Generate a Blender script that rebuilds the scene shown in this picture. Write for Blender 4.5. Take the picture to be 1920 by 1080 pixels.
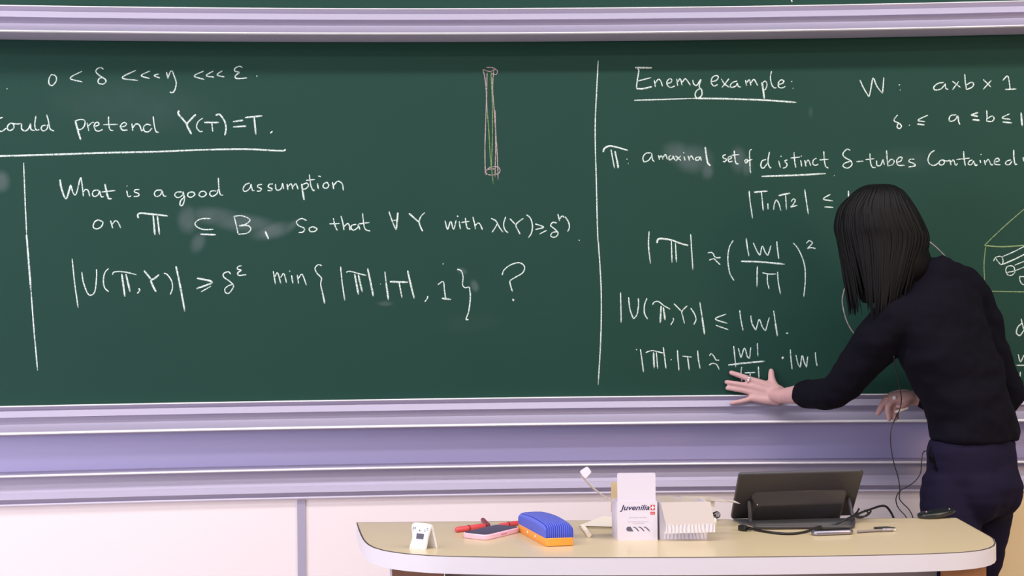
import bpy, bmesh, math, random
from mathutils import Vector, Matrix, noise
random.seed(7)
for o in list(bpy.data.objects):
    bpy.data.objects.remove(o, do_unlink=True)
SC = bpy.context.scene
COL = SC.collection
V = Vector
PI = math.pi

# ------------------------------------------------------------------ camera
FPX = 2750.0                       # focal length in pixels of the 1920 frame
CZ = 1.38                          # camera height
ROLL = math.atan(10.0 / 960.0)
RIGHT = V((math.cos(ROLL), 0, -math.sin(ROLL)))
UP = V((math.sin(ROLL), 0, math.cos(ROLL)))
FWD = V((0, 1, 0))
CAM = V((0, 0, CZ))
cd = bpy.data.cameras.new('camera')
cd.sensor_width = 36.0
cd.lens = 36.0 * FPX / 1920.0
cd.clip_start = 0.05
cam = bpy.data.objects.new('camera', cd)
COL.objects.link(cam)
cam.matrix_world = Matrix(((RIGHT.x, UP.x, -FWD.x, CAM.x),
                           (RIGHT.y, UP.y, -FWD.y, CAM.y),
                           (RIGHT.z, UP.z, -FWD.z, CAM.z),
                           (0, 0, 0, 1)))
SC.camera = cam

# ------------------------------------------------------------------ view, world, lamps
SC.view_settings.view_transform = 'Standard'
SC.view_settings.look = 'None'
SC.view_settings.exposure = 0.0
SC.view_settings.gamma = 1.0
SC.view_settings.use_curve_mapping = False

w = bpy.data.worlds.new('room_ambience')
SC.world = w
w.use_nodes = True
bg = w.node_tree.nodes['Background']
bg.inputs[0].default_value = (0.93, 0.90, 1.0, 1)
bg.inputs[1].default_value = 0.23


def lamp(name, loc, target, sx, sy, power, color, spread=180):
    d = bpy.data.lights.new(name, 'AREA')
    d.shape = 'RECTANGLE'
    d.size = sx
    d.size_y = sy
    d.energy = power
    d.color = color
    d.spread = math.radians(spread)
    o = bpy.data.objects.new(name, d)
    COL.objects.link(o)
    o.location = loc
    o.rotation_euler = (V(target) - V(loc)).to_track_quat('-Z', 'Y').to_euler()
    return o


# two rows of ceiling tubes along the board, left window daylight, added fill for both,
# warm spot lamps over the right-hand side of the room
lamp('tubes_and_fill', (0.0, 3.05, 3.35), (0.0, 3.05, 0), 7.0, 0.16, 112, (1.0, 0.96, 0.98))
lamp('tubes_and_fill', (0.0, 1.60, 3.35), (0.0, 1.60, 0), 7.0, 0.20, 80, (1.0, 0.96, 0.98))
lamp('tubes_and_fill', (0.0, 0.10, 3.35), (0.0, 0.10, 0), 7.0, 0.20, 36, (1.0, 0.96, 0.98))  # row added to brighten faces turned towards the camera
lamp('tubes_and_fill', (0.0, -1.40, 3.35), (0.0, -1.40, 0), 7.0, 0.20, 46, (1.0, 0.96, 0.98))  # further row added as frontal fill
lamp('window_and_fill', (-3.6, 2.1, 1.05), (-0.6, 4.5, 0.55), 1.5, 1.3, 46, (0.88, 0.84, 1.0))
lamp('window_and_fill', (-3.6, -0.3, 1.35), (0.9, 4.5, 0.75), 1.6, 1.3, 70, (0.90, 0.87, 1.0))  # added second window light, brightens wall and rails left of the person
lamp('warm_lamp', (2.9, 1.9, 1.9), (1.3, 4.2, 0.6), 0.6, 0.6, 26, (1.0, 0.70, 0.40))


# ------------------------------------------------------------------ helpers
def lin(c):
    return tuple(((v / 255.0) / 12.92 if v / 255.0 <= 0.04045 else ((v / 255.0 + 0.055) / 1.055) ** 2.4) for v in c)


def mat(name, rgb, rough=0.6, metal=0.0, spec=0.5, var=0.0, vscale=20.0, bump=0.0, bscale=200.0, sheen=0.0,
        stretch=(1, 1, 1), coat=0.0):
    """Principled material; var = brightness mottling by noise, bump = fine grain."""
    m = bpy.data.materials.new(name)
    m.use_nodes = True
    nt = m.node_tree
    b = nt.nodes['Principled BSDF']
    c = lin(rgb)
    b.inputs['Base Color'].default_value = (*c, 1)
    b.inputs['Roughness'].default_value = rough
    b.inputs['Metallic'].default_value = metal
    b.inputs['Specular IOR Level'].default_value = spec
    b.inputs['Coat Weight'].default_value = coat
    if sheen:
        b.inputs['Sheen Weight'].default_value = sheen
    if var or bump:
        tc = nt.nodes.new('ShaderNodeTexCoord')
        mp = nt.nodes.new('ShaderNodeMapping')
        mp.inputs['Scale'].default_value = stretch
        nt.links.new(tc.outputs['Object'], mp.inputs['Vector'])
    if var:
        n = nt.nodes.new('ShaderNodeTexNoise')
        n.inputs['Scale'].default_value = vscale
        n.inputs['Detail'].default_value = 4
        nt.links.new(mp.outputs[0], n.inputs['Vector'])
        mx = nt.nodes.new('ShaderNodeMix')
        mx.data_type = 'RGBA'
        mx.inputs['A'].default_value = (*[v * (1 - var) for v in c], 1)
        mx.inputs['B'].default_value = (*[min(1, v * (1 + var)) for v in c], 1)
        nt.links.new(n.outputs['Fac'], mx.inputs['Factor'])
        nt.links.new(mx.outputs['Result'], b.inputs['Base Color'])
    if bump:
        n2 = nt.nodes.new('ShaderNodeTexNoise')
        n2.inputs['Scale'].default_value = bscale
        nt.links.new(mp.outputs[0], n2.inputs['Vector'])
        bp = nt.nodes.new('ShaderNodeBump')
        bp.inputs['Strength'].default_value = bump
        bp.inputs['Distance'].default_value = 0.002
        nt.links.new(n2.outputs['Fac'], bp.inputs['Height'])
        nt.links.new(bp.outputs[0], b.inputs['Normal'])
    return m


def stripes(name, c1, c2, scale, axis='X', rough=0.7, bump=0.0, lo=0.4, hi=0.6, distort=0.0, sheen=0.0):
    m = bpy.data.materials.new(name)
    m.use_nodes = True
    nt = m.node_tree
    b = nt.nodes['Principled BSDF']
    b.inputs['Roughness'].default_value = rough
    b.inputs['Sheen Weight'].default_value = sheen
    tc = nt.nodes.new('ShaderNodeTexCoord')
    wv = nt.nodes.new('ShaderNodeTexWave')
    wv.wave_type = 'BANDS'
    wv.bands_direction = axis
    wv.inputs['Scale'].default_value = scale
    wv.inputs['Distortion'].default_value = distort
    nt.links.new(tc.outputs['Object'], wv.inputs['Vector'])
    r = nt.nodes.new('ShaderNodeMapRange')
    r.inputs['From Min'].default_value = lo
    r.inputs['From Max'].default_value = hi
    nt.links.new(wv.outputs['Fac'], r.inputs['Value'])
    mx = nt.nodes.new('ShaderNodeMix')
    mx.data_type = 'RGBA'
    mx.inputs['A'].default_value = (*lin(c1), 1)
    mx.inputs['B'].default_value = (*lin(c2), 1)
    nt.links.new(r.outputs[0], mx.inputs['Factor'])
    nt.links.new(mx.outputs['Result'], b.inputs['Base Color'])
    if bump:
        bp = nt.nodes.new('ShaderNodeBump')
        bp.inputs['Strength'].default_value = bump
        bp.inputs['Distance'].default_value = 0.001
        nt.links.new(wv.outputs['Fac'], bp.inputs['Height'])
        nt.links.new(bp.outputs[0], b.inputs['Normal'])
    return m


def link(name, me, m=None, parent=None, smooth=True):
    o = bpy.data.objects.new(name, me)
    COL.objects.link(o)
    if m is not None:
        me.materials.clear()
        me.materials.append(m)
    for p in me.polygons:
        p.use_smooth = smooth
    if parent is not None:
        o.parent = parent
        o.matrix_parent_inverse = Matrix.Translation(-parent.location)
    return o


def obj(name, bm, m, parent=None, smooth=False, sharp=None):
    bmesh.ops.recalc_face_normals(bm, faces=bm.faces[:])
    me = bpy.data.meshes.new(name)
    bm.to_mesh(me)
    bm.free()
    o = link(name, me, m, parent, smooth)
    if sharp is not None:
        me.set_sharp_from_angle(angle=math.radians(sharp))
    return o


def thing(name, label, cat, loc, group=None):
    o = bpy.data.objects.new(name, None)
    o.empty_display_size = 0.05
    COL.objects.link(o)
    o.location = loc
    tag(o, label, cat, group)
    return o


def tag(o, label, cat=None, group=None, kind=None):
    if label:
        o['label'] = label
    if cat:
        o['category'] = cat
    if group:
        o['group'] = group
    if kind:
        o['kind'] = kind
    return o


def struct(name, bm, m, smooth=False, sharp=None):
    o = obj(name, bm, m, None, smooth, sharp)
    o['kind'] = 'structure'
    return o


def add_box(bm, c, s, M=None, bev=0.0, seg=2):
    r = bmesh.ops.create_cube(bm, size=1.0)
    vs = r['verts']
    for v in vs:
        v.co = V((v.co.x * s[0], v.co.y * s[1], v.co.z * s[2]))
    if bev:
        es = list({e for v in vs for e in v.link_edges})
        rb = bmesh.ops.bevel(bm, geom=es, offset=bev, segments=seg, profile=0.5, affect='EDGES')
        vs = list({v for f in rb['faces'] for v in f.verts} | {v for v in vs if v.is_valid})
        fs = set()
        stack = list(vs)
        seen = set(stack)
        while stack:
            q = stack.pop()
            for e in q.link_edges:
                t = e.other_vert(q)
                if t not in seen:
                    seen.add(t)
                    stack.append(t)
        vs = list(seen)
    T = Matrix.Translation(V(c))
    if M is not None:
        T = T @ M.to_4x4()
    for v in vs:
        v.co = T @ v.co
    return vs


def add_loft(bm, rings, cap=True, closed=True):
    rows = [[bm.verts.new(p) for p in r] for r in rings]
    n = len(rows[0])
    for a, b in zip(rows[:-1], rows[1:]):
        for i in range(n if closed else n - 1):
            j = (i + 1) % n
            bm.faces.new((a[i], a[j], b[j], b[i]))
    if cap and closed:
        bm.faces.new(list(reversed(rows[0])))
        bm.faces.new(rows[-1])
    return rows


def catmull(pts, n=6):
    """smooth a list of tuples (any dimension)"""
    if len(pts) < 3:
        out = []
        for a, b in zip(pts[:-1], pts[1:]):
            for k in range(n):
                t = k / n
                out.append(tuple(x + (y - x) * t for x, y in zip(a, b)))
        out.append(tuple(pts[-1]))
        return out
    P = [tuple(2 * x - y for x, y in zip(pts[0], pts[1]))] + [tuple(p) for p in pts] + \
        [tuple(2 * x - y for x, y in zip(pts[-1], pts[-2]))]
    out = []
    for i in range(1, len(P) - 2):
        p0, p1, p2, p3 = P[i - 1], P[i], P[i + 1], P[i + 2]
        for k in range(n):
            t = k / n
            out.append(tuple(0.5 * (2 * b + (c - a) * t + (2 * a - 5 * b + 4 * c - d) * t * t + (3 * b - a - 3 * c + d) * t ** 3)
                             for a, b, c, d in zip(p0, p1, p2, p3)))
    out.append(tuple(pts[-1]))
    return out


def frames(pts):
    """parallel transport frames along a polyline of Vectors"""
    n = len(pts)
    tans = []
    for i in range(n):
        t = pts[min(i + 1, n - 1)] - pts[max(i - 1, 0)]
        if t.length < 1e-9:
            t = V((0, 0, 1))
        tans.append(t.normalized())
    a = tans[0].orthogonal().normalized()
    res = []
    for t in tans:
        a = a - t * a.dot(t)
        if a.length < 1e-6:
            a = t.orthogonal()
        a.normalize()
        res.append((t, a, t.cross(a)))
    return res


def add_tube(bm, pts, radii, seg=10, round_ends=True, flat=None):
    """tube through Vectors; flat=(axis Vector, factor) squashes the section along an axis"""
    pts = [V(p) for p in pts]
    if not hasattr(radii, '__len__'):
        radii = [radii] * len(pts)
    radii = list(radii)
    if round_ends:
        d0 = (pts[0] - pts[1]).normalized()
        d1 = (pts[-1] - pts[-2]).normalized()
        r0, r1 = radii[0], radii[-1]
        pre = [(pts[0] + d0 * r0 * math.sin(a), r0 * math.cos(a)) for a in (1.45, 1.1, 0.75, 0.38)]
        post = [(pts[-1] + d1 * r1 * math.sin(a), r1 * math.cos(a)) for a in (0.38, 0.75, 1.1, 1.45)]
        pts = [p for p, _ in pre] + pts + [p for p, _ in post]
        radii = [r for _, r in pre] + radii + [r for _, r in post]
    rings = []
    for p, r, (t, a, b) in zip(pts, radii, frames(pts)):
        ring = []
        for k in range(seg):
            ang = 2 * PI * k / seg
            q = (a * math.cos(ang) + b * math.sin(ang)) * r
            if flat:
                ax, f = flat
                q = q - ax * q.dot(ax) * (1 - f)
            ring.append(p + q)
        rings.append(ring)
    add_loft(bm, rings)


def add_ell(bm, c, r, M=None, u=20, v=12):
    res = bmesh.ops.create_uvsphere(bm, u_segments=u, v_segments=v, radius=1.0)
    T = Matrix.Translation(V(c))
    if M is not None:
        T = T @ M.to_4x4()
    for q in res['verts']:
        q.co = T @ V((q.co.x * r[0], q.co.y * r[1], q.co.z * r[2]))


def add_ring(bm, M4, R, r, u=24, v=8):
    rows = []
    for i in range(u):
        a = 2 * PI * i / u
        rows.append([bm.verts.new(M4 @ V(((R + r * math.cos(b)) * math.cos(a), (R + r * math.cos(b)) * math.sin(a), r * math.sin(b))))
                     for b in [2 * PI * k / v for k in range(v)]])
    for i in range(u):
        A, B = rows[i], rows[(i + 1) % u]
        for k in range(v):
            bm.faces.new((A[k], A[(k + 1) % v], B[(k + 1) % v], B[k]))


def add_prism(bm, poly, vec):
    """extrude a polygon (Vectors) along vec"""
    a = [bm.verts.new(p) for p in poly]
    b = [bm.verts.new(p + vec) for p in poly]
    n = len(a)
    bm.faces.new(list(reversed(a)))
    bm.faces.new(b)
    for i in range(n):
        j = (i + 1) % n
        bm.faces.new((a[i], a[j], b[j], b[i]))


def rrect(w, h, r, n=5):
    """rounded rectangle outline centred on 0, list of (x, y)"""
    out = []
    for cx, cy, a0 in ((w / 2 - r, h / 2 - r, 0), (-w / 2 + r, h / 2 - r, 90), (-w / 2 + r, -h / 2 + r, 180), (w / 2 - r, -h / 2 + r, 270)):
        for k in range(n + 1):
            a = math.radians(a0 + 90 * k / n)
            out.append((cx + r * math.cos(a), cy + r * math.sin(a)))
    return out


def bake(bm, name, m, parent, voxel, smooth_it=8, disp=None, fac=0.5):
    """join overlapping closed shapes into one continuous surface"""
    bmesh.ops.recalc_face_normals(bm, faces=bm.faces[:])
    me = bpy.data.meshes.new(name + '_src')
    bm.to_mesh(me)
    bm.free()
    t = bpy.data.objects.new(name + '_src', me)
    COL.objects.link(t)
    r = t.modifiers.new('r', 'REMESH')
    r.mode = 'VOXEL'
    r.voxel_size = voxel
    s = t.modifiers.new('s', 'SMOOTH')
    s.iterations = smooth_it
    s.factor = fac
    dg = bpy.context.evaluated_depsgraph_get()
    out = bpy.data.meshes.new_from_object(t.evaluated_get(dg))
    bpy.data.objects.remove(t, do_unlink=True)
    out.name = name
    if disp:
        nrm = [v.normal.copy() for v in out.vertices]
        for v, nn in zip(out.vertices, nrm):
            v.co += nn * disp(v.co)
    return link(name, out, m, parent, True)


def text_bm(bm, s, size, M4, shear=0.0, offset=0.0, extrude=0.0002, sx=1.0, bold=False):
    c = bpy.data.curves.new('txt', 'FONT')
    c.body = s
    c.size = size
    c.shear = shear
    c.offset = offset
    c.extrude = extrude
    o = bpy.data.objects.new('txt', c)
    COL.objects.link(o)
    dg = bpy.context.evaluated_depsgraph_get()
    me = bpy.data.meshes.new_from_object(o.evaluated_get(dg))
    bpy.data.objects.remove(o, do_unlink=True)
    for v in me.vertices:
        v.co = M4 @ V((v.co.x * sx, v.co.y, v.co.z))
    bm.from_mesh(me)
    bpy.data.meshes.remove(me)


# ---- where a line of sight meets a surface of the room
def ray(px, py):
    return RIGHT * ((px - 960.0) / FPX) + UP * ((540.0 - py) / FPX) + FWD


def P(px, py, y):
    d = ray(px, py)
    return CAM + d * (y / d.y)


TZ = 0.755                          # desk top height


def T(px, py, z=TZ):
    d = ray(px, py)
    return CAM + d * ((z - CZ) / d.z)


BD = 4.54                           # distance of the board at mid-frame


def yb(x):                          # the board wall bows gently in plan
    u = x / 1.584
    return BD * (1 + 0.0115 * u - 0.0205 * u * u)


def W(x, o, z):                     # x along the wall, o out from it, z up
    return V((x, yb(x) - o, z))


def B(px, py, o=0.0):
    d = ray(px, py)
    y = BD
    for _ in range(12):
        x = d.x * y
        y = yb(x) - o
    return CAM + d * y


def zm(py, o=0.0):
    return CZ - (py - 540.0) * (BD - o) / FPX


X0, X1, XN = -2.6, 2.6, 52


def wall_sweep(bm, prof, x0=X0, x1=X1, n=XN):
    """sweep a closed (o, z) profile along the bowed wall"""
    rings = []
    for i in range(n + 1):
        x = x0 + (x1 - x0) * i / n
        rings.append([W(x, o, z) for o, z in prof])
    add_loft(bm, rings)


# ------------------------------------------------------------------ shared materials
M_alu = mat('satin_aluminium', (172, 165, 186), 0.5, 0.2, 0.4, 0.03, 6.0, stretch=(0.3, 4, 40))
M_alu_lip = mat('highlit_aluminium_edge', (250, 246, 250), 0.4, 0.1, 0.6)  # whiter copy of the aluminium, edge highlight put into the colour
M_alu_soft = mat('soft_aluminium_edge', (206, 198, 214), 0.5, 0.1, 0.4)  # milder version of that edge highlight, also held in the colour
M_panel = mat('lavender_sheet_metal', (178, 172, 214), 0.42, 0.15, 0.5, 0.02, 3.0)
M_wall = mat('cream_wall_laminate', (236, 224, 226), 0.55, 0, 0.4, 0.012, 3.0)
M_wall_warm = mat('beige_wall_laminate', (232, 205, 160), 0.55, 0, 0.4, 0.02, 3.0)
M_floor = mat('grey_linoleum', (150, 140, 130), 0.5, 0, 0.4, 0.08, 8.0)
M_white = mat('white_plastic', (244, 242, 246), 0.35, 0, 0.5)
M_black = mat('black_plastic', (22, 22, 24), 0.4, 0, 0.5)
M_cable = mat('black_cable', (18, 17, 20), 0.5, 0, 0.5)

# ------------------------------------------------------------------ the room
bm = bmesh.new()
wall_sweep(bm, [(-0.03, 0.0), (-0.03, zm(923, -0.03)), (-0.06, zm(923, -0.03)), (-0.06, 3.5), (-0.16, 3.5), (-0.16, 0.0)], -2.9, 2.9)
struct('wall_front', bm, M_wall)
bm = bmesh.new()
add_box(bm, (0, 1.9, -0.05), (7.4, 6.4, 0.1))
struct('floor', bm, M_floor)
bm = bmesh.new()                                     # beige wall panel at the far right
xa, xb = B(1815, 1000, -0.05).x, 2.6
wall_sweep(bm, [(-0.0299, 0.0), (-0.0299, zm(930, -0.03)), (-0.024, zm(930, -0.03)), (-0.024, 0.0)], xa, xb, 16)
struct('trim_1', bm, M_wall_warm)
bm = bmesh.new()                                     # upright aluminium strip between the wall panels
xs0 = B(560, 1000, -0.05).x
xs1 = B(575, 1000, -0.05).x
wall_sweep(bm, [(-0.0299, 0.0), (-0.0299, zm(930, -0.03)), (-0.024, zm(930, -0.03)), (-0.024, 0.0)], xs0, xs1, 2)
struct('trim_2', bm, M_alu)

# lavender backing panel under the sliding board, ledge and lower rail
bm = bmesh.new()
wall_sweep(bm, [(-0.0599, zm(870, -0.03)), (-0.0599, zm(770)), (-0.045, zm(770)), (-0.045, zm(870, -0.03))])
struct('trim_3', bm, M_panel)
zt = zm(866, -0.03)
lip0, lip1 = zm(872.5, 0.012), zm(876.5, 0.012)


def cove(o0, z0, o1, z1, n=8, inward=True):
    """quarter-round from (o0,z0) to (o1,z1)"""
    out = []
    for k in range(n + 1):
        a = PI / 2 * k / n
        out.append((o0 + (o1 - o0) * (1 - math.cos(a)), z0 + (z1 - z0) * math.sin(a)))
    return out


prof = [(-0.0598, zt), (-0.044, zt), (-0.002, lip0 + 0.001), (-0.002, lip1 - 0.001), (-0.030, lip1 - 0.003)]
for k in range(9):
    t = k / 8
    prof.append((-0.032 + 0.016 * t * t, lip1 - 0.004 - (lip1 - 0.004 - zm(904, -0.02)) * t))
prof += [(-0.014, zm(905, -0.01)), (-0.007, zm(916, -0.01)), (-0.010, zm(917, -0.015)), (-0.024, zm(924.3, -0.02))]
prof2 = [(-0.0298, zm(924.4, -0.015)), (-0.014, zm(924.4, -0.015)), (-0.0125, zm(926, -0.014)), (-0.014, zm(927.8, -0.015)), (-0.0298, zm(927.8, -0.015))]
prof += [(-0.0298, zm(924.3, -0.02)), (-0.0298, zm(922.5, -0.03)), (-0.0598, zm(922.5, -0.03))]
bm = bmesh.new()
wall_sweep(bm, prof)
struct('trim_4', bm, M_alu, True, 25)
bm = bmesh.new()
wall_sweep(bm, [(-0.0019, lip0), (0.002, lip0 - 0.001), (0.0035, (lip0 + lip1) / 2), (0.002, lip1 + 0.0005), (-0.0019, lip1)])
struct('trim_5', bm, M_alu_lip, True, 60)
bm = bmesh.new()
wall_sweep(bm, prof2)
struct('trim_6', bm, M_alu_soft, True, 60)


# ------------------------------------------------------------------ chalkboards
def board_material(name, base, smears):
    """matt green enamel with faint wiping marks and smears of chalk dust"""
    m = bpy.data.materials.new(name)
    m.use_nodes = True
    nt = m.node_tree
    L = nt.links.new
    b = nt.nodes['Principled BSDF']
    b.inputs['Roughness'].default_value = 0.6
    b.inputs['Specular IOR Level'].default_value = 0.18
    geo = nt.nodes.new('ShaderNodeNewGeometry')
    n1 = nt.nodes.new('ShaderNodeTexNoise')
    n1.inputs['Scale'].default_value = 2.2
    n1.inputs['Detail'].default_value = 5
    L(geo.outputs['Position'], n1.inputs['Vector'])
    mx = nt.nodes.new('ShaderNodeMix')
    mx.data_type = 'RGBA'
    c = lin(base)
    mx.inputs['A'].default_value = (c[0] * 0.86, c[1] * 0.94, c[2] * 0.93, 1)
    mx.inputs['B'].default_value = (c[0] * 1.16, c[1] * 1.06, c[2] * 1.08, 1)
    L(n1.outputs['Fac'], mx.inputs['Factor'])
    col = mx.outputs['Result']
    if smears:
        n2 = nt.nodes.new('ShaderNodeTexNoise')
        n2.inputs['Scale'].default_value = 14
        n2.inputs['Detail'].default_value = 6
        L(geo.outputs['Position'], n2.inputs['Vector'])
        nr = nt.nodes.new('ShaderNodeMapRange')
        nr.inputs['From Min'].default_value = 0.25
        nr.inputs['From Max'].default_value = 0.75
        nr.inputs['To Min'].default_value = 0.45
        L(n2.outputs['Fac'], nr.inputs['Value'])
        acc = None
        for (px, py, rx, rz, ang, amt) in smears:
            p = B(px, py)
            k = BD / FPX
            mp = nt.nodes.new('ShaderNodeMapping')
            mp.vector_type = 'TEXTURE'
            mp.inputs['Location'].default_value = p
            mp.inputs['Rotation'].default_value = (0, math.radians(ang), 0)
            mp.inputs['Scale'].default_value = (rx * k, 1.0, rz * k)
            L(geo.outputs['Position'], mp.inputs['Vector'])
            ln = nt.nodes.new('ShaderNodeVectorMath')
            ln.operation = 'LENGTH'
            L(mp.outputs[0], ln.inputs[0])
            r = nt.nodes.new('ShaderNodeMapRange')
            r.interpolation_type = 'SMOOTHSTEP'
            r.inputs['From Min'].default_value = 1.0
            r.inputs['From Max'].default_value = 0.25
            r.inputs['To Max'].default_value = amt
            L(ln.outputs['Value'], r.inputs['Value'])
            if acc is None:
                acc = r.outputs[0]
            else:
                a = nt.nodes.new('ShaderNodeMath')
                a.operation = 'MAXIMUM'
                L(acc, a.inputs[0])
                L(r.outputs[0], a.inputs[1])
                acc = a.outputs[0]
        mul = nt.nodes.new('ShaderNodeMath')
        mul.operation = 'MULTIPLY'
        L(acc, mul.inputs[0])
        L(nr.outputs[0], mul.inputs[1])
        m2 = nt.nodes.new('ShaderNodeMix')
        m2.data_type = 'RGBA'
        m2.inputs['B'].default_value = (*lin((170, 176, 182)), 1)
        L(mul.outputs[0], m2.inputs['Factor'])
        L(col, m2.inputs['A'])
        col = m2.outputs['Result']
    L(col, b.inputs['Base Color'])
    return m


SMEARS = [(352, 412, 24, 34, 0, .16), (400, 405, 60, 22, 4, .14), (455, 418, 80, 22, 6, .15), (510, 433, 50, 20, -12, .18),
          (371, 455, 17, 26, 25, .13), (545, 425, 25, 10, -40, .14), (2, 340, 20, 26, 0, .16),
          (1268, 285, 34, 26, 10, .15), (1300, 298, 46, 34, 6, .17), (1326, 318, 16, 24, 0, .17), (1384, 300, 20, 32, 0, .15),
          (1400, 312, 14, 24, 0, .14), (866, 508, 14, 8, 20, .16), (890, 536, 10, 16, -20, .17), (722, 569, 20, 7, 0, .12),
          (1520, 210, 6, 14, 0, .05), (1700, 300, 90, 30, 0, .03), (250, 200, 200, 60, 3, .03), (880, 605, 90, 26, 0, .015)]
M_board = board_material('green_chalkboard_enamel', (27, 63, 53), SMEARS)
M_board_up = board_material('green_chalkboard_enamel_upper', (27, 63, 53), None)


def tray(zs, o):
    """board bottom rail with chalk tray; zs = rows of the profile at mid frame"""
    z = [zm(v, o) for v in zs]
    pr = [(o - 0.018, z[0] - 0.0005), (o + 0.0115, z[0] - 0.0005), (o + 0.0115, z[1]), (o + 0.002, z[2] + 0.001), (o + 0.014, z[2]),
          (o + 0.022, z[3]), (o + 0.016, z[3] - 0.001), (o + 0.002, z[3] - 0.0015)]
    for k in range(9):
        t = k / 8
        pr.append((o + 0.001 + 0.043 * t ** 2.2, z[3] - 0.003 + (z[4] - z[3] + 0.004) * t))
    top = [(o + 0.0001, z[0] + 0.0002), (o + 0.0095, z[0] + 0.0004), (o + 0.0130, (z[0] + z[1]) / 2), (o + 0.0118, z[1] - 0.0004), (o + 0.0116, z[1] - 0.0004), (o + 0.0116, z[0] - 0.0003), (o + 0.0001, z[0] - 0.0003)]
    pr += [(o + 0.046, z[4]), (o + 0.046, z[5]), (o + 0.010, z[6]), (o - 0.018, z[6])]
    lip = [(o + 0.0461, z[4] + 0.0018), (o + 0.051, z[4] + 0.0008), (o + 0.0545, (z[4] + z[5]) / 2 - 0.0005), (o + 0.051, z[5] - 0.001), (o + 0.0461, z[5] - 0.001)]
    return pr, lip, top


def board(name, label, o, ztop, rows, m):
    t = thing(name, label, 'chalkboard', W(0, o, zm(rows[0], o)))
    bm = bmesh.new()
    zb = zm(rows[0], o)
    wall_sweep(bm, [(o - 0.018, zb), (o - 0.018, ztop), (o, ztop), (o, zb)])
    obj('writing_surface', bm, m, t)
    pr, lip, topl = tray(rows, o)
    bm = bmesh.new()
    wall_sweep(bm, pr)
    r = obj('chalk_tray', bm, M_alu, t, True, 25)
    bm = bmesh.new()
    wall_sweep(bm, lip)
    obj('tray_lip', bm, M_alu_lip, r, True, 60)
    bm = bmesh.new()
    wall_sweep(bm, topl)
    obj('frame_edge', bm, M_alu_lip, r, True, 60)
    return t


OU = 0.062
low = board('chalkboard', 'large green chalkboard covered in white chalk handwriting, touched by the person', 0.0, zm(40),
            [745, 747, 754.5, 765.5, 792, 795, 800], M_board)
upper = board('chalkboard', 'green chalkboard cropped by the top edge, just its bottom strip and tray rail showing', OU, 3.1,
              [16.5, 18.5, 27.5, 39, 66.5, 69, 76.5], M_board_up)

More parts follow.
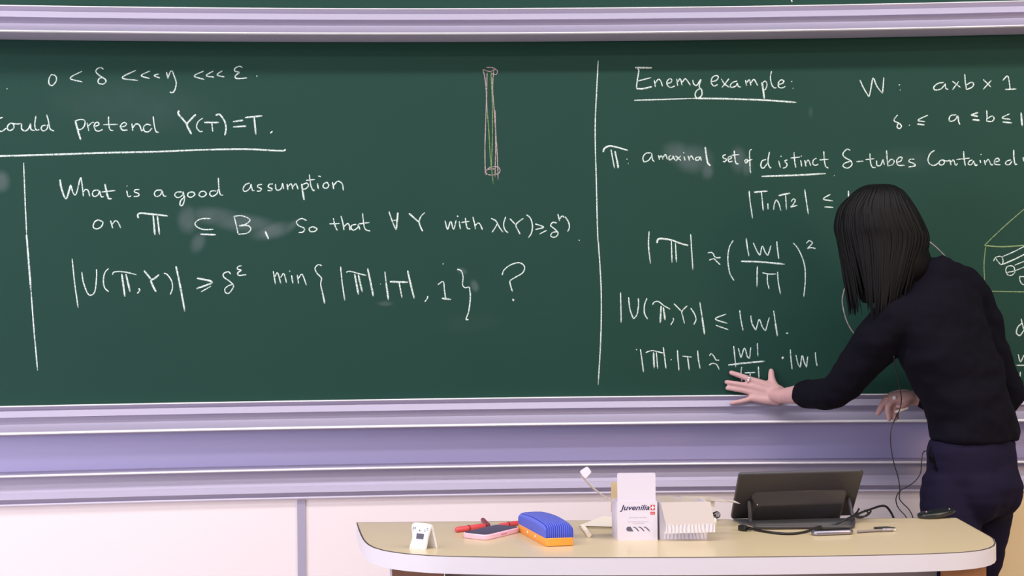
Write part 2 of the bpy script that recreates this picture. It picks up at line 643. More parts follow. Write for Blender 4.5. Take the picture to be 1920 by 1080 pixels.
# ---- handwriting.  Each entry: (x0, y0, zoom) then strokes; '/' parts strokes, '*' = pressed hard
A, Bq, Cq, Dq = (0, 80, 3), (0, 380, 3), (500, 80, 3), (500, 380, 3)
E, F = (1100, 80, 4.5), (1500, 80, 4.5)
G, H = (1120, 320, 3.84), (1120, 520, 3.84)
R, Q = (1440, 320, 4), (1820, 360, 2.842)
WRITING = [
 ('zero less than delta less than eta less than epsilon', [
  (A, "40,260/290,178 277,200 275,225 284,240 300,238 317,212 313,188 290,178/462,160 395,200 465,222/582,150 568,140 546,148 540,165 560,185 590,205 596,220 580,233 558,230 552,215 562,200 582,196/765,155 687,198 775,213/845,158 795,185 842,202/895,176 868,185 900,200/936,165 946,205/946,200 956,168 968,160 980,188 991,225 986,260 972,281 955,278/1145,160 1093,188 1150,208/1200,160 1160,185 1205,195/1250,158 1222,182 1262,193/1365,140 1345,133 1322,145 1322,160 1345,168 1325,185 1327,200 1355,202 1390,198/1445,188")]),
 ('Could pretend Y(T)=T', [
  (A, "16,420 -10,432 -22,465 -5,495 15,497 36,480/62,452 46,465 42,485 58,495 78,480 76,460 62,452 90,458 122,455/122,458 122,485 140,497 160,485 172,455/172,455 175,488 195,495/202,412 196,460 203,490 222,490/262,465 240,468 232,485 245,497 265,485 270,460/263,405 275,450 282,485 305,498"),
  (A, "*423,437 440,500 455,548/425,440 455,432 478,440 474,470 455,488 440,488/490,450 500,498/497,470 515,452 530,448/535,472 556,462 553,450 540,450 530,470 540,494 560,497 578,488/610,415 612,460 620,490 638,495/580,462 664,460/680,475 706,468 710,455 695,450 678,470 690,492 718,492/742,455 747,497/747,480 765,458 785,465 797,495 808,488/850,465 825,460 808,475 815,500 838,500 855,480/862,415 868,465 878,500 893,505"),
  (A, "*1008,382 1003,400 1028,430 1052,460/*1102,404 1070,436 1052,460 1064,490 1078,515/1140,425 1115,445 1106,475 1122,498 1140,500/*1148,449 1232,450/1192,452 1197,502/*1213,410 1235,404 1262,440 1272,480 1265,522/*1310,446 1368,437/*1310,475 1385,470/*1378,422 1475,412/*1430,420 1440,518/1520,511 1533,498"),
  (A, "*-30,639 200,633 600,620 900,613 1150,603 1400,600 1580,609 1607,600")]),
 ('dividing line', [(A, "133,675 140,850 150,1080/*150,1080 155,1150 175,1400/175,1400 190,1600 212,1845")]),
 ('What is a good assumption', [
  (A, "*338,770 346,820 372,878 398,800/398,800 414,850 430,848 452,760/455,757 462,800 470,865/465,845 482,826 497,835 506,866/555,830 530,832 520,850 530,866 552,856 560,832/560,832 570,866 585,866/*590,795 600,840 610,875 628,878/572,840 650,832/712,832 722,866 738,862/714,806 716,808/785,826 762,828 757,840 780,850 778,863 752,866"),
  (A, "910,830 880,832 868,850 880,866 903,856 912,832/912,832 920,860 936,865/1025,840 995,842 983,858 1000,872 1025,860 1031,838/1031,838 1037,880 1030,910 1018,918 1012,905 1020,885 1042,866/1085,840 1062,845 1056,862 1075,870 1096,855 1085,838/1150,835 1128,840 1120,858 1140,868 1161,852 1148,835/1218,835 1190,835 1180,852 1195,865 1220,850 1228,825/1228,760 1232,820 1240,855 1256,858"),
  (A, "1405,790 1380,800 1368,825 1380,838 1405,820 1412,795/1412,795 1420,830 1432,832/1475,798 1455,800 1450,812 1470,822 1462,835 1445,835/1535,795 1515,798 1510,812 1530,822 1525,832 1505,832/1550,795 1553,825 1570,830 1585,815 1590,790/1590,790 1596,826/1615,795 1620,830/1620,810 1638,795 1648,826/1648,810 1665,795 1678,828/*1697,795 1705,850 1711,886/1700,800 1725,790 1735,805 1720,822 1703,825/1740,742 1748,800 1760,830 1772,830/1722,775 1772,770/1785,790 1792,826/1790,750 1806,755/1840,785 1822,795 1818,812 1835,820 1850,805 1840,785/1870,785 1878,825/1876,805 1900,780 1925,795 1932,832")]),
 ('on T subset of B, so that for all Y with lambda', [
  (Bq, "552,97 532,110 525,138 545,148 570,135 578,110 552,97/622,100 635,146/631,122 650,102 665,112 679,142/*780,88 775,72 790,60 860,66 945,75/*862,72 872,183/*885,75 898,180/1185,90 1130,92 1098,115 1110,138 1150,152 1200,150/*1127,178 1215,181/1318,80 1330,130 1340,177/1312,78 1360,74 1406,95 1385,120 1345,131/1345,131 1395,130 1411,150 1390,172 1340,178/*1492,160 1510,205/1725,100 1695,90 1668,108 1680,130 1712,145 1705,165 1680,169/1760,135 1740,145 1745,162 1770,162 1783,148 1760,135"),
  (Dq, "375,88 385,130 398,158/353,120 412,118/418,75 430,120 435,156/435,136 455,118 465,130 469,156/505,122 480,128 475,145 490,155 512,140 515,122/515,122 525,153/540,60 545,110 555,150 584,160/518,120 578,112/688,50 705,100 728,155/*738,55 735,100 728,155/705,102 738,98/*800,60 845,100 858,108/890,55 868,78 858,108 865,135 878,162/1003,100 1018,150 1035,106 1052,150 1066,98/1083,105 1090,150/1070,75 1079,79/1118,85 1122,120 1130,145 1146,148/1095,112 1142,105/1160,80 1170,120 1175,150/1173,130 1190,115 1202,125 1214,153"),
  (Dq, "1262,88 1290,104 1310,140 1330,166/1300,115 1285,142 1267,168/1345,80 1333,120 1340,152 1358,171/1368,90 1402,126/1445,88 1415,110 1402,128 1412,152 1426,178/1462,68 1485,90 1495,130 1490,170 1473,198/1510,120 1558,138 1512,152/1535,177 1577,155/1633,115 1610,112 1598,130 1620,148 1639,170 1630,190 1610,195 1598,185 1610,168 1636,164/1638,64 1648,104/1647,94 1662,76 1675,84/1678,78 1698,110 1703,140 1692,165/1758,212")]),
 ('absolute value of U(T,Y) at least delta to the epsilon min', [
  (Bq, "406,315 420,450 440,592/460,390 470,450 493,510 515,520 535,495 543,420 543,375/612,370 590,395 582,440 590,480 612,502/632,406 645,390 700,390 768,406/*685,400 703,530/*708,400 732,502/780,482 786,494 772,512/*810,382 850,432/*895,405 868,428 850,440 862,472 878,503/922,398 940,404 965,440 970,480 958,518/*990,358 1010,450 1040,612/*1108,425 1193,448 1105,485/1130,503 1187,470/1298,402 1284,389 1258,400 1260,420 1288,440 1313,465 1305,490 1285,511 1268,505 1266,485 1285,468 1307,461/1360,355 1340,360 1336,374 1356,381 1338,395 1346,410 1386,405/1537,385 1550,460/1546,418 1562,396 1580,456/1578,422 1597,400 1612,452/1640,408 1648,455/1628,384 1632,388/1672,405 1680,456/1678,428 1700,404 1724,466"),
  (Dq, "310,355 290,350 272,370 285,400 308,425 304,460 315,510/*313,500 327,567/416,360 425,450 440,552/447,392 470,387 520,400 562,410/*495,402 517,518/*515,404 538,503/*568,370 585,450 600,527/640,456 642,458/665,388 672,450/*672,450 685,547/*692,445 795,448/745,450 762,537/*793,382 808,450 830,540/907,525 903,540 890,558/963,462 993,445 1000,490 1007,541/*985,538 1038,546/1072,375 1095,385 1105,420 1102,460 1115,478 1140,475/1140,475 1146,530 1137,610 1122,655 1136,658/1325,408 1335,380 1370,352 1420,338 1450,360 1440,395 1400,420 1370,440 1372,465 1383,502/1380,546 1390,546 1386,554/993,345")]),
 ('long dividing line', [(Cq, "1865,100 1855,300 1848,500 1855,800 1862,1080 1868,1150 1882,1400 1880,1650 1865,1925")]),
 ('Enemy example', [
  (E, "*408,210 552,212/430,212 440,240 428,310 420,385/430,325 545,295/*420,388 470,390 552,372/570,315 580,375/578,342 605,310 625,325 641,370/680,345 710,336 718,315 700,305 678,330 685,365 715,378 746,364/760,305 768,366/768,332 790,306 805,360/805,336 835,306 876,362/895,315 905,350 930,360 960,310/965,310 950,370 970,400 972,440 950,465 925,465 915,435 930,405 962,384"),
  (E, "1055,330 1090,320 1112,295 1095,278 1060,295 1052,340 1075,366 1107,354/1135,305 1165,350 1205,378/1200,305 1170,345 1140,380/1270,325 1235,335 1212,360 1225,378 1260,365 1272,340/1272,340 1280,370 1302,376/1340,315 1350,366/1350,340 1372,315 1386,362/1386,340 1412,312 1444,364/*1478,335 1490,400 1498,475/1480,345 1505,325 1521,350 1512,390 1498,400/1560,240 1551,290 1560,350 1580,380 1602,380/1615,355 1650,345 1664,325 1640,315 1618,340 1620,374 1650,382 1676,370/1730,328/1740,384 1744,386"),
  (E, "400,487 600,481 900,471/*900,471 1200,475 1500,486 1770,505")]),
 ('T: a maximal set of distinct delta-tubes contained', [
  (E, "*140,925 150,895 190,873 250,882 350,910/205,900 220,980 235,1060/*238,915 255,990 268,1060/340,983/349,1019 353,1021/545,930 500,935 475,970 485,1005 520,995 548,960/548,932 555,985 572,1006/605,950 615,990/612,975 630,955 645,986/645,970 665,945 682,986/712,950 695,965 700,990 725,975 728,952/728,955 745,992/750,955 797,996/795,955 750,1000/820,960 832,996/818,930/855,955 868,996/865,977 885,957 902,990/950,965 925,970 918,990 945,990 958,965 967,996/*1000,880 1010,950 1020,1010 1045,1040"),
  (E, "1175,945 1150,955 1155,975 1181,985 1165,1005 1150,1002/1195,987 1220,975 1215,960 1195,970 1200,1005 1232,1000/1245,910 1250,970 1262,1020 1282,1021/1222,952 1287,945/1350,983 1333,998 1345,1016 1362,1000 1350,983/1392,900 1375,920 1377,1000 1380,1075 1385,1100/1345,1004 1398,985/1515,985 1480,1000 1470,1040 1490,1060 1525,1020/1543,920 1530,1000 1545,1052 1560,1055/1620,995 1635,1056/1640,960/1695,990 1670,1000 1690,1025 1682,1050 1655,1060/1750,925 1755,1000 1765,1056/1720,975 1802,965/1805,990 1815,1046/1810,958/1840,990 1850,1046/1850,1018 1870,992 1892,1042"),
  (F, "140,975 115,990 108,1020 130,1036 157,1025/200,915 205,980 215,1040 240,1060/165,990 242,985/425,910 395,900 362,940 380,970 430,1000 436,1035 400,1060 365,1045 375,1020 427,1000/475,1005 536,1000/590,935 595,1010 610,1050 640,1055/552,988 627,980/645,995 650,1035 680,1036 700,985/700,985 712,1032/730,910 735,980 742,1046/742,1040 780,1030 795,1000 770,985 745,1012/820,1010 850,1000 860,970 835,970 815,1000 830,1035 882,1036/965,985 930,985 920,1005 960,1020 970,1040 915,1050"),
  (F, "1135,910 1100,935 1080,985 1095,1025 1135,1036 1172,1012/1195,990 1175,1005 1180,1030 1205,1030 1220,1005 1198,990 1240,1000 1265,990/1265,990 1275,1036/1272,1012 1295,990 1312,1034 1330,1020/1380,915 1385,980 1395,1040/1318,987 1432,975/1455,990 1430,1000 1420,1025 1445,1030 1465,1000/1465,995 1480,1036 1497,1030/1518,990 1525,1016/1527,945/1555,990 1565,1036/1565,1012 1590,986 1612,1030 1630,1030/1650,1007 1680,996 1670,976 1645,990 1645,1025 1692,1032/1780,990 1745,1000 1735,1025 1765,1030 1790,1000/1803,905 1805,970 1815,1025 1832,1026/1882,965 1890,1000 1912,980"),
  (G, "*1182,42 1400,35 1645,22/1704,34 1707,36")]),
 ('W: a x b x 1 with delta at most a at most b', [
  (F, "505,315 540,390 583,460/583,460 600,380 617,300 650,370 697,430/697,430 708,292/838,357/842,400 847,402/1215,335 1165,345 1130,375 1140,400 1190,390 1225,350/1225,345 1230,385 1252,396/1285,325 1357,381/1340,325 1285,400/1390,265 1395,330 1405,400/1405,397 1450,377 1466,350 1445,335 1405,357/1545,310 1612,376/1615,318 1545,395/1710,320 1750,282 1765,330 1772,395/*1730,396 1826,392"),
  (F, "825,610 795,645 800,665 835,680 856,705 840,725 820,715 825,690 847,680/922,697/1080,612 995,655 1056,668/*990,688 1050,695/1320,610 1275,615 1258,645 1270,665 1310,650 1330,615/1332,615 1340,670 1350,690/*1502,590 1448,612 1502,623/*1455,650 1516,656/1575,572 1578,620 1575,666/1578,665 1620,665 1638,640 1620,620 1580,642/1770,600 1705,635 1776,648/*1710,670 1789,678/*1865,590 1875,706")]),
 ('absolute value of T1 cap T2 at most', [
  (G, "1093,145 1100,220 1118,345/*1128,156 1225,148/1182,155 1195,290/1228,235 1230,280/1270,283 1275,240 1290,213 1308,240 1322,290/*1305,180 1388,163/1355,175 1362,283/1395,225 1410,205 1425,215 1410,245 1395,262 1441,250/1493,135 1505,220 1520,315/1680,170 1628,205 1697,219/1635,262 1699,265/1808,145 1810,215")]),
 ('absolute value of T about W over T squared', [
  (G, "373,438 369,540 383,672/*430,522 435,500 455,490 530,500 600,525 655,540/533,500 538,665/562,520 570,663/672,458 680,580 688,715/795,592 828,592 845,620 862,628 890,625/805,645 838,635 860,655 885,678/978,503 950,555 940,640 955,740 985,793/1072,487 1080,550 1092,617/1123,520 1150,580 1172,612/1172,612 1188,545 1210,590 1230,612/1230,612 1250,540/1292,508 1298,570 1307,637/*1035,653 1200,660 1350,675/1152,687 1150,840/1188,735 1235,745 1290,745/1225,745 1225,800 1238,855/1298,728 1303,800 1320,892/1410,520 1450,570 1490,670 1498,780 1487,912/1505,525 1525,505 1548,520 1530,545 1512,562/1512,562 1540,555 1573,562")]),
 ('absolute value of U(T,Y) at most W', [
  (H, "167,108 170,220 172,327/225,143 235,230 260,300/260,300 285,270 297,200 295,150/358,150 340,200 340,260 363,303/397,200 410,180 440,175 480,205 525,230/*460,205 453,330/*475,215 488,308/545,292 548,310 528,345/552,190 605,245/648,205 610,245 615,280 628,335/672,222 700,265 710,305 695,342/738,180 755,290/*755,290 773,413/928,265 850,300 936,332/852,345 944,378/1025,238 1035,310 1050,385/1105,275 1115,335 1143,383/1143,383 1165,305 1190,360 1212,387/1212,387 1238,290/1270,240 1283,330/*1283,330 1298,425/1358,402 1375,403")]),
 ('T times T about W over T times W', [
  (H, "282,520/310,517 322,600 333,685/348,542 390,529 430,535 478,548/*405,540 410,655/425,540 435,660/475,503 485,580 495,658/529,591 534,596/577,523 582,600 588,673/612,568 682,575/650,572 663,670/722,527 728,590 740,658/808,565 820,550 840,570 855,595 878,598/805,632 830,620 860,630 880,668/982,495 990,570 998,648/1015,510 1035,583/1035,583 1060,510 1080,570 1098,583/1098,583 1105,505/1152,473 1157,570/*943,632 1050,620 1205,605/1040,645 1035,690 1042,755/1060,690 1138,685/1100,690 1103,735/1160,642 1165,735/1330,575 1340,578 1334,586 1330,575/1390,520 1395,590 1403,663/1430,560 1445,620 1462,650/1462,650 1475,565 1490,610 1507,650/1507,650 1515,570/1570,540 1575,600 1584,640")]),
 ('formula cut by the right edge', [
  (Q, "272,700 250,722 244,752 262,765 284,735 290,710/268,675 284,735 300,760/253,865 265,905 284,868/240,924 330,924/265,958 262,1000 270,1032")]),
]
PINK = [(Cq, "1215,150 1228,200 1236,300 1232,450 1228,600 1230,740/1240,170 1237,330 1243,400/1278,150 1271,250 1280,380 1290,520 1298,650 1302,770/1286,380 1288,560 1285,760/1215,150 1255,162 1280,152 1298,158 1290,180 1262,172/1235,140 1270,140 1298,155/1235,720 1260,700 1300,700 1313,720 1300,738 1260,745 1235,735 1240,715 1290,710/1232,745 1240,735")]
OLIVE = [(Cq, "1240,370 1250,500 1258,640 1275,797/1262,165 1268,300 1270,450 1268,600 1264,700")]
ROSE = [(H, "1808,-40 1785,60 1764,150 1768,210 1790,300 1830,380 1890,450")]
ROSE2 = [(R, "1160,508 1185,520 1240,555 1330,640")]
YEL = [(R, "1960,255 1920,290 1760,430 1640,545 1628,560/*1622,562 1750,572 1920,562 1990,560/1632,570 1620,700 1625,830/1640,904 1800,908 1990,911")]
CYL = [(R, "1940,560 1840,610 1760,645/1690,680 1710,650 1750,645 1763,680 1750,706 1722,680 1708,658/*1755,706 1850,665 1940,620/1850,752 1845,725 1820,714 1790,725 1784,755 1800,783 1825,786 1848,768 1850,752/1790,765 1850,752 1940,715/1850,710 1940,672/1890,790 1888,815 1900,845 1940,868/1888,795 1940,795")]


def clusters(entries):
    """split a line of writing into words and signs: strokes that lie close to each other stay together"""
    st = []
    for (x0, y0, zf), s in entries:
        for q in s.split('/'):
            pts = [tuple(float(a) for a in r.split(',')) for r in q.lstrip('*').split()]
            xs = [x0 + p[0] / zf for p in pts]
            ys = [y0 + p[1] / zf for p in pts]
            st.append((((x0, y0, zf), q), (min(xs), min(ys), max(xs), max(ys))))
    n = len(st)
    root = list(range(n))

    def find(i):
        while root[i] != i:
            i = root[i]
        return i
    for i in range(n):
        for j in range(i):
            a, b = st[i][1], st[j][1]
            gx = max(0, a[0] - b[2], b[0] - a[2])
            gy = max(0, a[1] - b[3], b[1] - a[3])
            size = max(min(60, max(q[2] - q[0], q[3] - q[1])) for q in (a, b))
            if math.hypot(gx, gy) < min(0.40 * size, 15):
                root[find(i)] = find(j)
    out = {}
    for i in range(n):
        out.setdefault(find(i), []).append(st[i][0])
    return list(out.values())


def chalk_strokes(entries, wpx=2.65, o=0.0):
    bm = bmesh.new()
    k = BD / FPX
    for (x0, y0, zf), s in entries:
        for st in s.split('/'):
            hard = st.startswith('*')
            st = st.lstrip('*')
            pts = [tuple(float(a) for a in q.split(',')) for q in st.split()]
            pts = [(x0 + a / zf, y0 + b / zf) for a, b in pts]
            wd = wpx * (1.4 if hard else 1.0) * k
            if len(pts) == 1:
                (px, py) = pts[0]
                pts = [(px - 0.9, py - 0.5), (px + 0.9, py + 0.5)]
            sm = catmull(pts, 6)
            d3 = [B(a, b, o + 0.0003) for a, b in sm]
            ph = random.random() * 50
            rows = []
            n = len(d3)
            acc = 0.0
            for i, p in enumerate(d3):
                t = d3[min(i + 1, n - 1)] - d3[max(i - 1, 0)]
                if t.length < 1e-9:
                    t = V((1, 0, 0))
                t.normalize()
                e = 1e-3
                nx = (yb(p.x + e) - yb(p.x - e)) / (2 * e)
                nn = V((nx, -1, 0)).normalized()
                sd = t.cross(nn).normalized()
                if i:
                    acc += (d3[i] - d3[i - 1]).length
                ww = wd * 0.5 * (1 + 0.22 * noise.noise(V((acc * 28 + ph, ph, 0))))
                if i == 0 or i == n - 1:
                    ww *= 0.6
                rows.append([p + sd * ww, p + nn * 0.0007 + sd * ww * 0.4, p + nn * 0.0007 - sd * ww * 0.4, p - sd * ww])
            add_loft(bm, rows)
    return bm


def chalk_mat(name, rgb, dark):
    m = bpy.data.materials.new(name)
    m.use_nodes = True
    nt = m.node_tree
    b = nt.nodes['Principled BSDF']
    b.inputs['Roughness'].default_value = 0.95
    b.inputs['Specular IOR Level'].default_value = 0.1
    tc = nt.nodes.new('ShaderNodeTexCoord')
    n = nt.nodes.new('ShaderNodeTexNoise')
    n.inputs['Scale'].default_value = 240
    n.inputs['Detail'].default_value = 3
    nt.links.new(tc.outputs['Object'], n.inputs['Vector'])
    r = nt.nodes.new('ShaderNodeMapRange')
    r.inputs['From Min'].default_value = 0.36
    r.inputs['From Max'].default_value = 0.56
    nt.links.new(n.outputs['Fac'], r.inputs['Value'])
    mx = nt.nodes.new('ShaderNodeMix')
    mx.data_type = 'RGBA'
    mx.inputs['A'].default_value = (*lin(dark), 1)
    mx.inputs['B'].default_value = (*lin(rgb), 1)
    nt.links.new(r.outputs[0], mx.inputs['Factor'])
    nt.links.new(mx.outputs['Result'], b.inputs['Base Color'])
    return m


M_chalk = chalk_mat('white_chalk', (222, 234, 228), (140, 165, 154))
M_pink = chalk_mat('pinkish_chalk', (186, 164, 164), (110, 112, 108))
M_olive = chalk_mat('olive_chalk', (130, 160, 100), (78, 106, 80))
M_rose = chalk_mat('rose_chalk', (178, 160, 160), (110, 118, 112))
M_yel = chalk_mat('yellow_green_chalk', (138, 160, 110), (96, 124, 96))
NCH = 0
for txt, ent in WRITING:
    for cl in clusters(ent):
        o = obj('chalk_writing', chalk_strokes(cl), M_chalk, low, True)
        o['label'] = 'white chalk ' + (txt if 'line' in txt else 'writing in the line ' + txt.replace(':', ''))
        NCH += 1
print('chalk parts', NCH)
for nm, ent, m, lab in (('chalk_drawing', PINK, M_pink, 'pinkish chalk sketch of a thin upright tube'),
                        ('chalk_drawing', OLIVE, M_olive, 'olive chalk strokes inside the tube sketch'),
                        ('chalk_drawing', ROSE, M_rose, 'faint rose chalk curve left of the hair'),
                        ('chalk_drawing', ROSE2, M_rose, 'faint rose chalk curve behind the nape'),
                        ('chalk_drawing', YEL, M_yel, 'yellow-green chalk box sketch at the right edge'),
                        ('chalk_drawing', CYL, M_chalk, 'white chalk tubes inside the box sketch')):
    o = obj(nm, chalk_strokes(ent, 2.2), m, low, True)
    o['label'] = lab
o = obj('chalk_writing', chalk_strokes([((1300, 0, 3.097), "570,-30 568,-8 574,12")], 3.0, OU), M_chalk, upper, True)
o['label'] = 'tail of a white chalk stroke'

# ------------------------------------------------------------------ desk
M_top = mat('beige_desk_laminate', (204, 186, 150), 0.33, 0, 0.5, 0.03, 4.0, coat=0.15)
M_band = mat('white_edge_band', (226, 220, 228), 0.4, 0, 0.5)
M_seam = mat('dark_seam', (70, 60, 55), 0.7)
M_wood = mat('brown_wood_veneer', (140, 100, 84), 0.45, 0, 0.4, 0.22, 5.0, stretch=(6, 6, 0.6))
M_wood_r = mat('orange_wood_veneer', (176, 122, 82), 0.45, 0, 0.4, 0.2, 5.0, stretch=(6, 6, 0.6))
M_grey = mat('grey_desk_panel', (150, 138, 140), 0.5, 0, 0.4)

outline = [(1794, 970.5), (1812, 980), (1833, 991.7), (1848, 1000), (1858, 1005.5), (1864.5, 1011), (1867.5, 1018), (1865, 1023), (1857, 1027.2),
           (1845, 1030.5), (1830, 1033), (1800, 1036), (1717, 1039.3), (1600, 1041.8), (1450, 1044), (1300, 1045.2), (1130, 1045.6), (960, 1045.2),
           (890, 1044), (840, 1043), (807, 1041.8), (765, 1038.6), (740, 1035.6), (718, 1031.8), (700, 1026.5), (690, 1021.3), (683.5, 1015.5),
           (679.5, 1010), (675.5, 1002), (671.5, 992), (668, 979.5)]
top_poly = [T(a, b) for a, b in outline]
desk = thing('lecturer_desk', 'beige desk with rounded front corners and thick white edge before the chalkboard', 'desk',
             (0.3, 3.7, 0.0))
cen = V((sum(p.x for p in top_poly), sum(p.y for p in top_poly), 0)) / len(top_poly)


def inset(poly, d):
    out = []
    n = len(poly)
    for i in range(n):
        a, b, c = poly[i - 1], poly[i], poly[(i + 1) % n]
        e1 = (b - a).normalized()
        e2 = (c - b).normalized()
        nn = V((-(e1.y + e2.y), e1.x + e2.x, 0)).normalized()
        if nn.dot(cen - b) < 0:
            nn = -nn
        out.append(b + nn * d)
    return out


TH = 0.041
bm = bmesh.new()
pin = inset(top_poly, 0.0035)
add_prism(bm, [V((p.x, p.y, TZ)) for p in pin], V((0, 0, -TH + 0.002)))
obj('tabletop', bm, M_top, desk)
bm = bmesh.new()
pin2 = inset(top_poly, 0.0012)
rings = []
for pl, z in ((inset(top_poly, 0.005), TZ - 0.0015), (top_poly, TZ - 0.0012), (top_poly, TZ - TH), (inset(top_poly, 0.005), TZ - TH)):
    rings.append([V((p.x, p.y, z)) for p in pl])
for i in range(len(top_poly)):
    pass
add_loft(bm, rings + [rings[0]], cap=False)
obj('edge_band', bm, M_band, desk, True, 30)
bm = bmesh.new()
a = inset(top_poly, 0.0040)
b = inset(top_poly, 0.0004)
add_loft(bm, [[V((p.x, p.y, TZ + 0.0002)) for p in a], [V((p.x, p.y, TZ + 0.0004)) for p in inset(top_poly, 0.0022)], [V((p.x, p.y, TZ - 0.0013)) for p in b]], cap=False)
obj('edge_seam', bm, M_seam, desk)


def fl(px, y):                       # x of pixel column at depth y
    return P(px, 1070, y).x


yf, ybk = 3.52, 3.86
bm = bmesh.new()
add_box(bm, ((fl(735, yf) + fl(832, yf)) / 2, yf + 0.01, 0.3565), (fl(832, yf) - fl(735, yf), 0.02, 0.713))
obj('front_board', bm, M_wood, desk)
bm = bmesh.new()
add_box(bm, ((fl(832, yf) + fl(1768, yf)) / 2, yf + 0.06, 0.3565), (fl(1768, yf) - fl(832, yf) - 0.001, 0.02, 0.713))
obj('modesty_panel', bm, M_grey, desk)
bm = bmesh.new()
add_box(bm, ((fl(1768, yf) + fl(1843, yf)) / 2, yf + 0.01, 0.3565), (fl(1843, yf) - fl(1768, yf), 0.02, 0.713))
obj('front_board', bm, M_wood_r, desk)
for px, m in ((735, M_band), (1843, M_wood_r)):
    bm = bmesh.new()
    xx = fl(px, yf) + (-0.0025 if px < 1000 else 0.004)
    add_box(bm, (xx, (yf + ybk) / 2, 0.3565), (0.005 if px < 1000 else 0.008, ybk - yf, 0.713))
    obj('side_panel', bm, m, desk)


def axes(a, b):
    """rotation about z whose x axis runs from a to b (on the desk)"""
    d = V((b.x - a.x, b.y - a.y, 0)).normalized()
    n = V((-d.y, d.x, 0))
    return Matrix(((d.x, n.x, 0), (d.y, n.y, 0), (0, 0, 1))), d, n


def mat4(o, x, y, z):
    return Matrix(((x.x, y.x, z.x, o.x), (x.y, y.y, z.y, o.y), (x.z, y.z, z.z, o.z), (0, 0, 0, 1)))


UPZ = V((0, 0, 1))

# ---- small white timer on a fold-out foot
t0 = T(767, 1028)
t1 = T(797, 1031.5)
Mz, d, n = axes(t0, t1)
wd = (t1 - t0).length
hh = 0.061
tm = thing('timer', 'small white plastic timer with a dark display standing at the left end of the desk', 'timer', t0)
lean = (n * 0.016 + UPZ * hh)        # front face leans back
up = lean.normalized()
back = up.cross(d).normalized()
if back.dot(n) < 0:
    back = -back
FM = mat4(t0, d, up, -back)          # x along the face, y up the face, z toward the viewer


def fq(x, y, z=0.0):
    return FM @ V((x, y, z))


H = lean.length
sh = [(0, 0), (0.002, H * .2), (0.005, H * .38), (0.003, H * .56), (-0.002, H * .78), (-0.002, H * .9), (0.002, H * .97), (0.007, H),
      (wd - 0.001, H), (wd + 0.006, H * .96), (wd + 0.007, H * .88), (wd + 0.004, H * .7), (wd + 0.001, H * .5), (wd, H * .2), (wd - 0.001, 0)]
bm = bmesh.new()
add_prism(bm, [fq(x, y, 0) for x, y in sh], back * 0.007)
body = obj('body', bm, M_white, tm, False)
bv = body.modifiers.new('b', 'BEVEL')
bv.width = 0.0012
bv.segments = 2
bm = bmesh.new()                     # rear foot
f0 = fq(0.006, H * .94, -0.006)
f1 = fq(wd + 0.005, H * .94, -0.006)
dn = n * 0.016 - UPZ * (f0.z - TZ)
add_prism(bm, [f0 - n * 0.002, f1 - n * 0.002, f1 + dn, f0 + dn], n * 0.006)
obj('foot', bm, M_white, tm)
M_scr = mat('dark_timer_display', (62, 60, 74), 0.25)
M_lbl = mat('grey_print', (84, 82, 100), 0.6)
bm = bmesh.new()
add_prism(bm, [fq(wd * .36, H * .39, 0.0002), fq(wd * .80, H * .39, 0.0002), fq(wd * .80, H * .6, 0.0002), fq(wd * .34, H * .6, 0.0002)], -back * 0.0007)
obj('display', bm, M_scr, tm)
bm = bmesh.new()
add_prism(bm, [fq(wd * .30, H * .28, 0.0002), fq(wd * .52, H * .28, 0.0002), fq(wd * .52, H * .35, 0.0002), fq(wd * .30, H * .35, 0.0002)], -back * 0.0006)
obj('button', bm, mat('pale_grey_plastic', (205, 203, 212), 0.5), tm)
bm = bmesh.new()
for rr, yy in enumerate((.80, .745, .69)):
    for xx in (.04, .16, .78, .92):
        if (rr + int(xx * 10)) % 4 == 3:
            continue
        add_prism(bm, [fq(wd * xx, H * yy, 0.0002), fq(wd * (xx + .09), H * yy, 0.0002), fq(wd * (xx + .09), H * (yy + .024), 0.0004), fq(wd * xx, H * (yy + .024), 0.0004)], -back * 0.0004)
add_prism(bm, [fq(wd * .44, H * .69, 0.0002), fq(wd * .56, H * .69, 0.0002), fq(wd * .5, H * .76, 0.0002)], -back * 0.0003)
obj('printed_mark', bm, M_lbl, tm)

# ---- phone in a pink case
q0 = T(857, 1010.5)
q1 = T(912, 1014)
q2 = T(977, 998)
Mz, d, n = axes(q1, q2)
ln = (q2 - q1).length
wid = abs((q0 - q1).dot(n))
ph = thing('smartphone', 'smartphone in a pink case lying face up beside the blue eraser', 'phone', q1)
c0 = (q1 + d * (ln / 2) + n * (wid / 2))
M_pk = mat('pink_phone_case', (236, 128, 150), 0.4, 0, 0.5)
M_pkl = mat('light_pink_rim', (244, 196, 212), 0.4)
M_gl = mat('dark_phone_glass', (40, 40, 46), 0.12, 0, 0.6)
PM = mat4(V((c0.x, c0.y, TZ)), d, n, UPZ)


def plate(bm, w, l, r, z0, z1, M4, ch=0.0):
    o = rrect(w, l, r, 6)
    i = rrect(w - 2 * ch, l - 2 * ch, max(r - ch, 0.0005), 6)
    rings = []
    if ch:
        rings.append([M4 @ V((x, y, z0)) for x, y in i])
        rings.append([M4 @ V((x, y, z0 + ch)) for x, y in o])
        rings.append([M4 @ V((x, y, z1 - ch)) for x, y in o])
        rings.append([M4 @ V((x, y, z1)) for x, y in i])
    else:
        rings = [[M4 @ V((x, y, z0)) for x, y in o], [M4 @ V((x, y, z1)) for x, y in o]]
    add_loft(bm, rings)


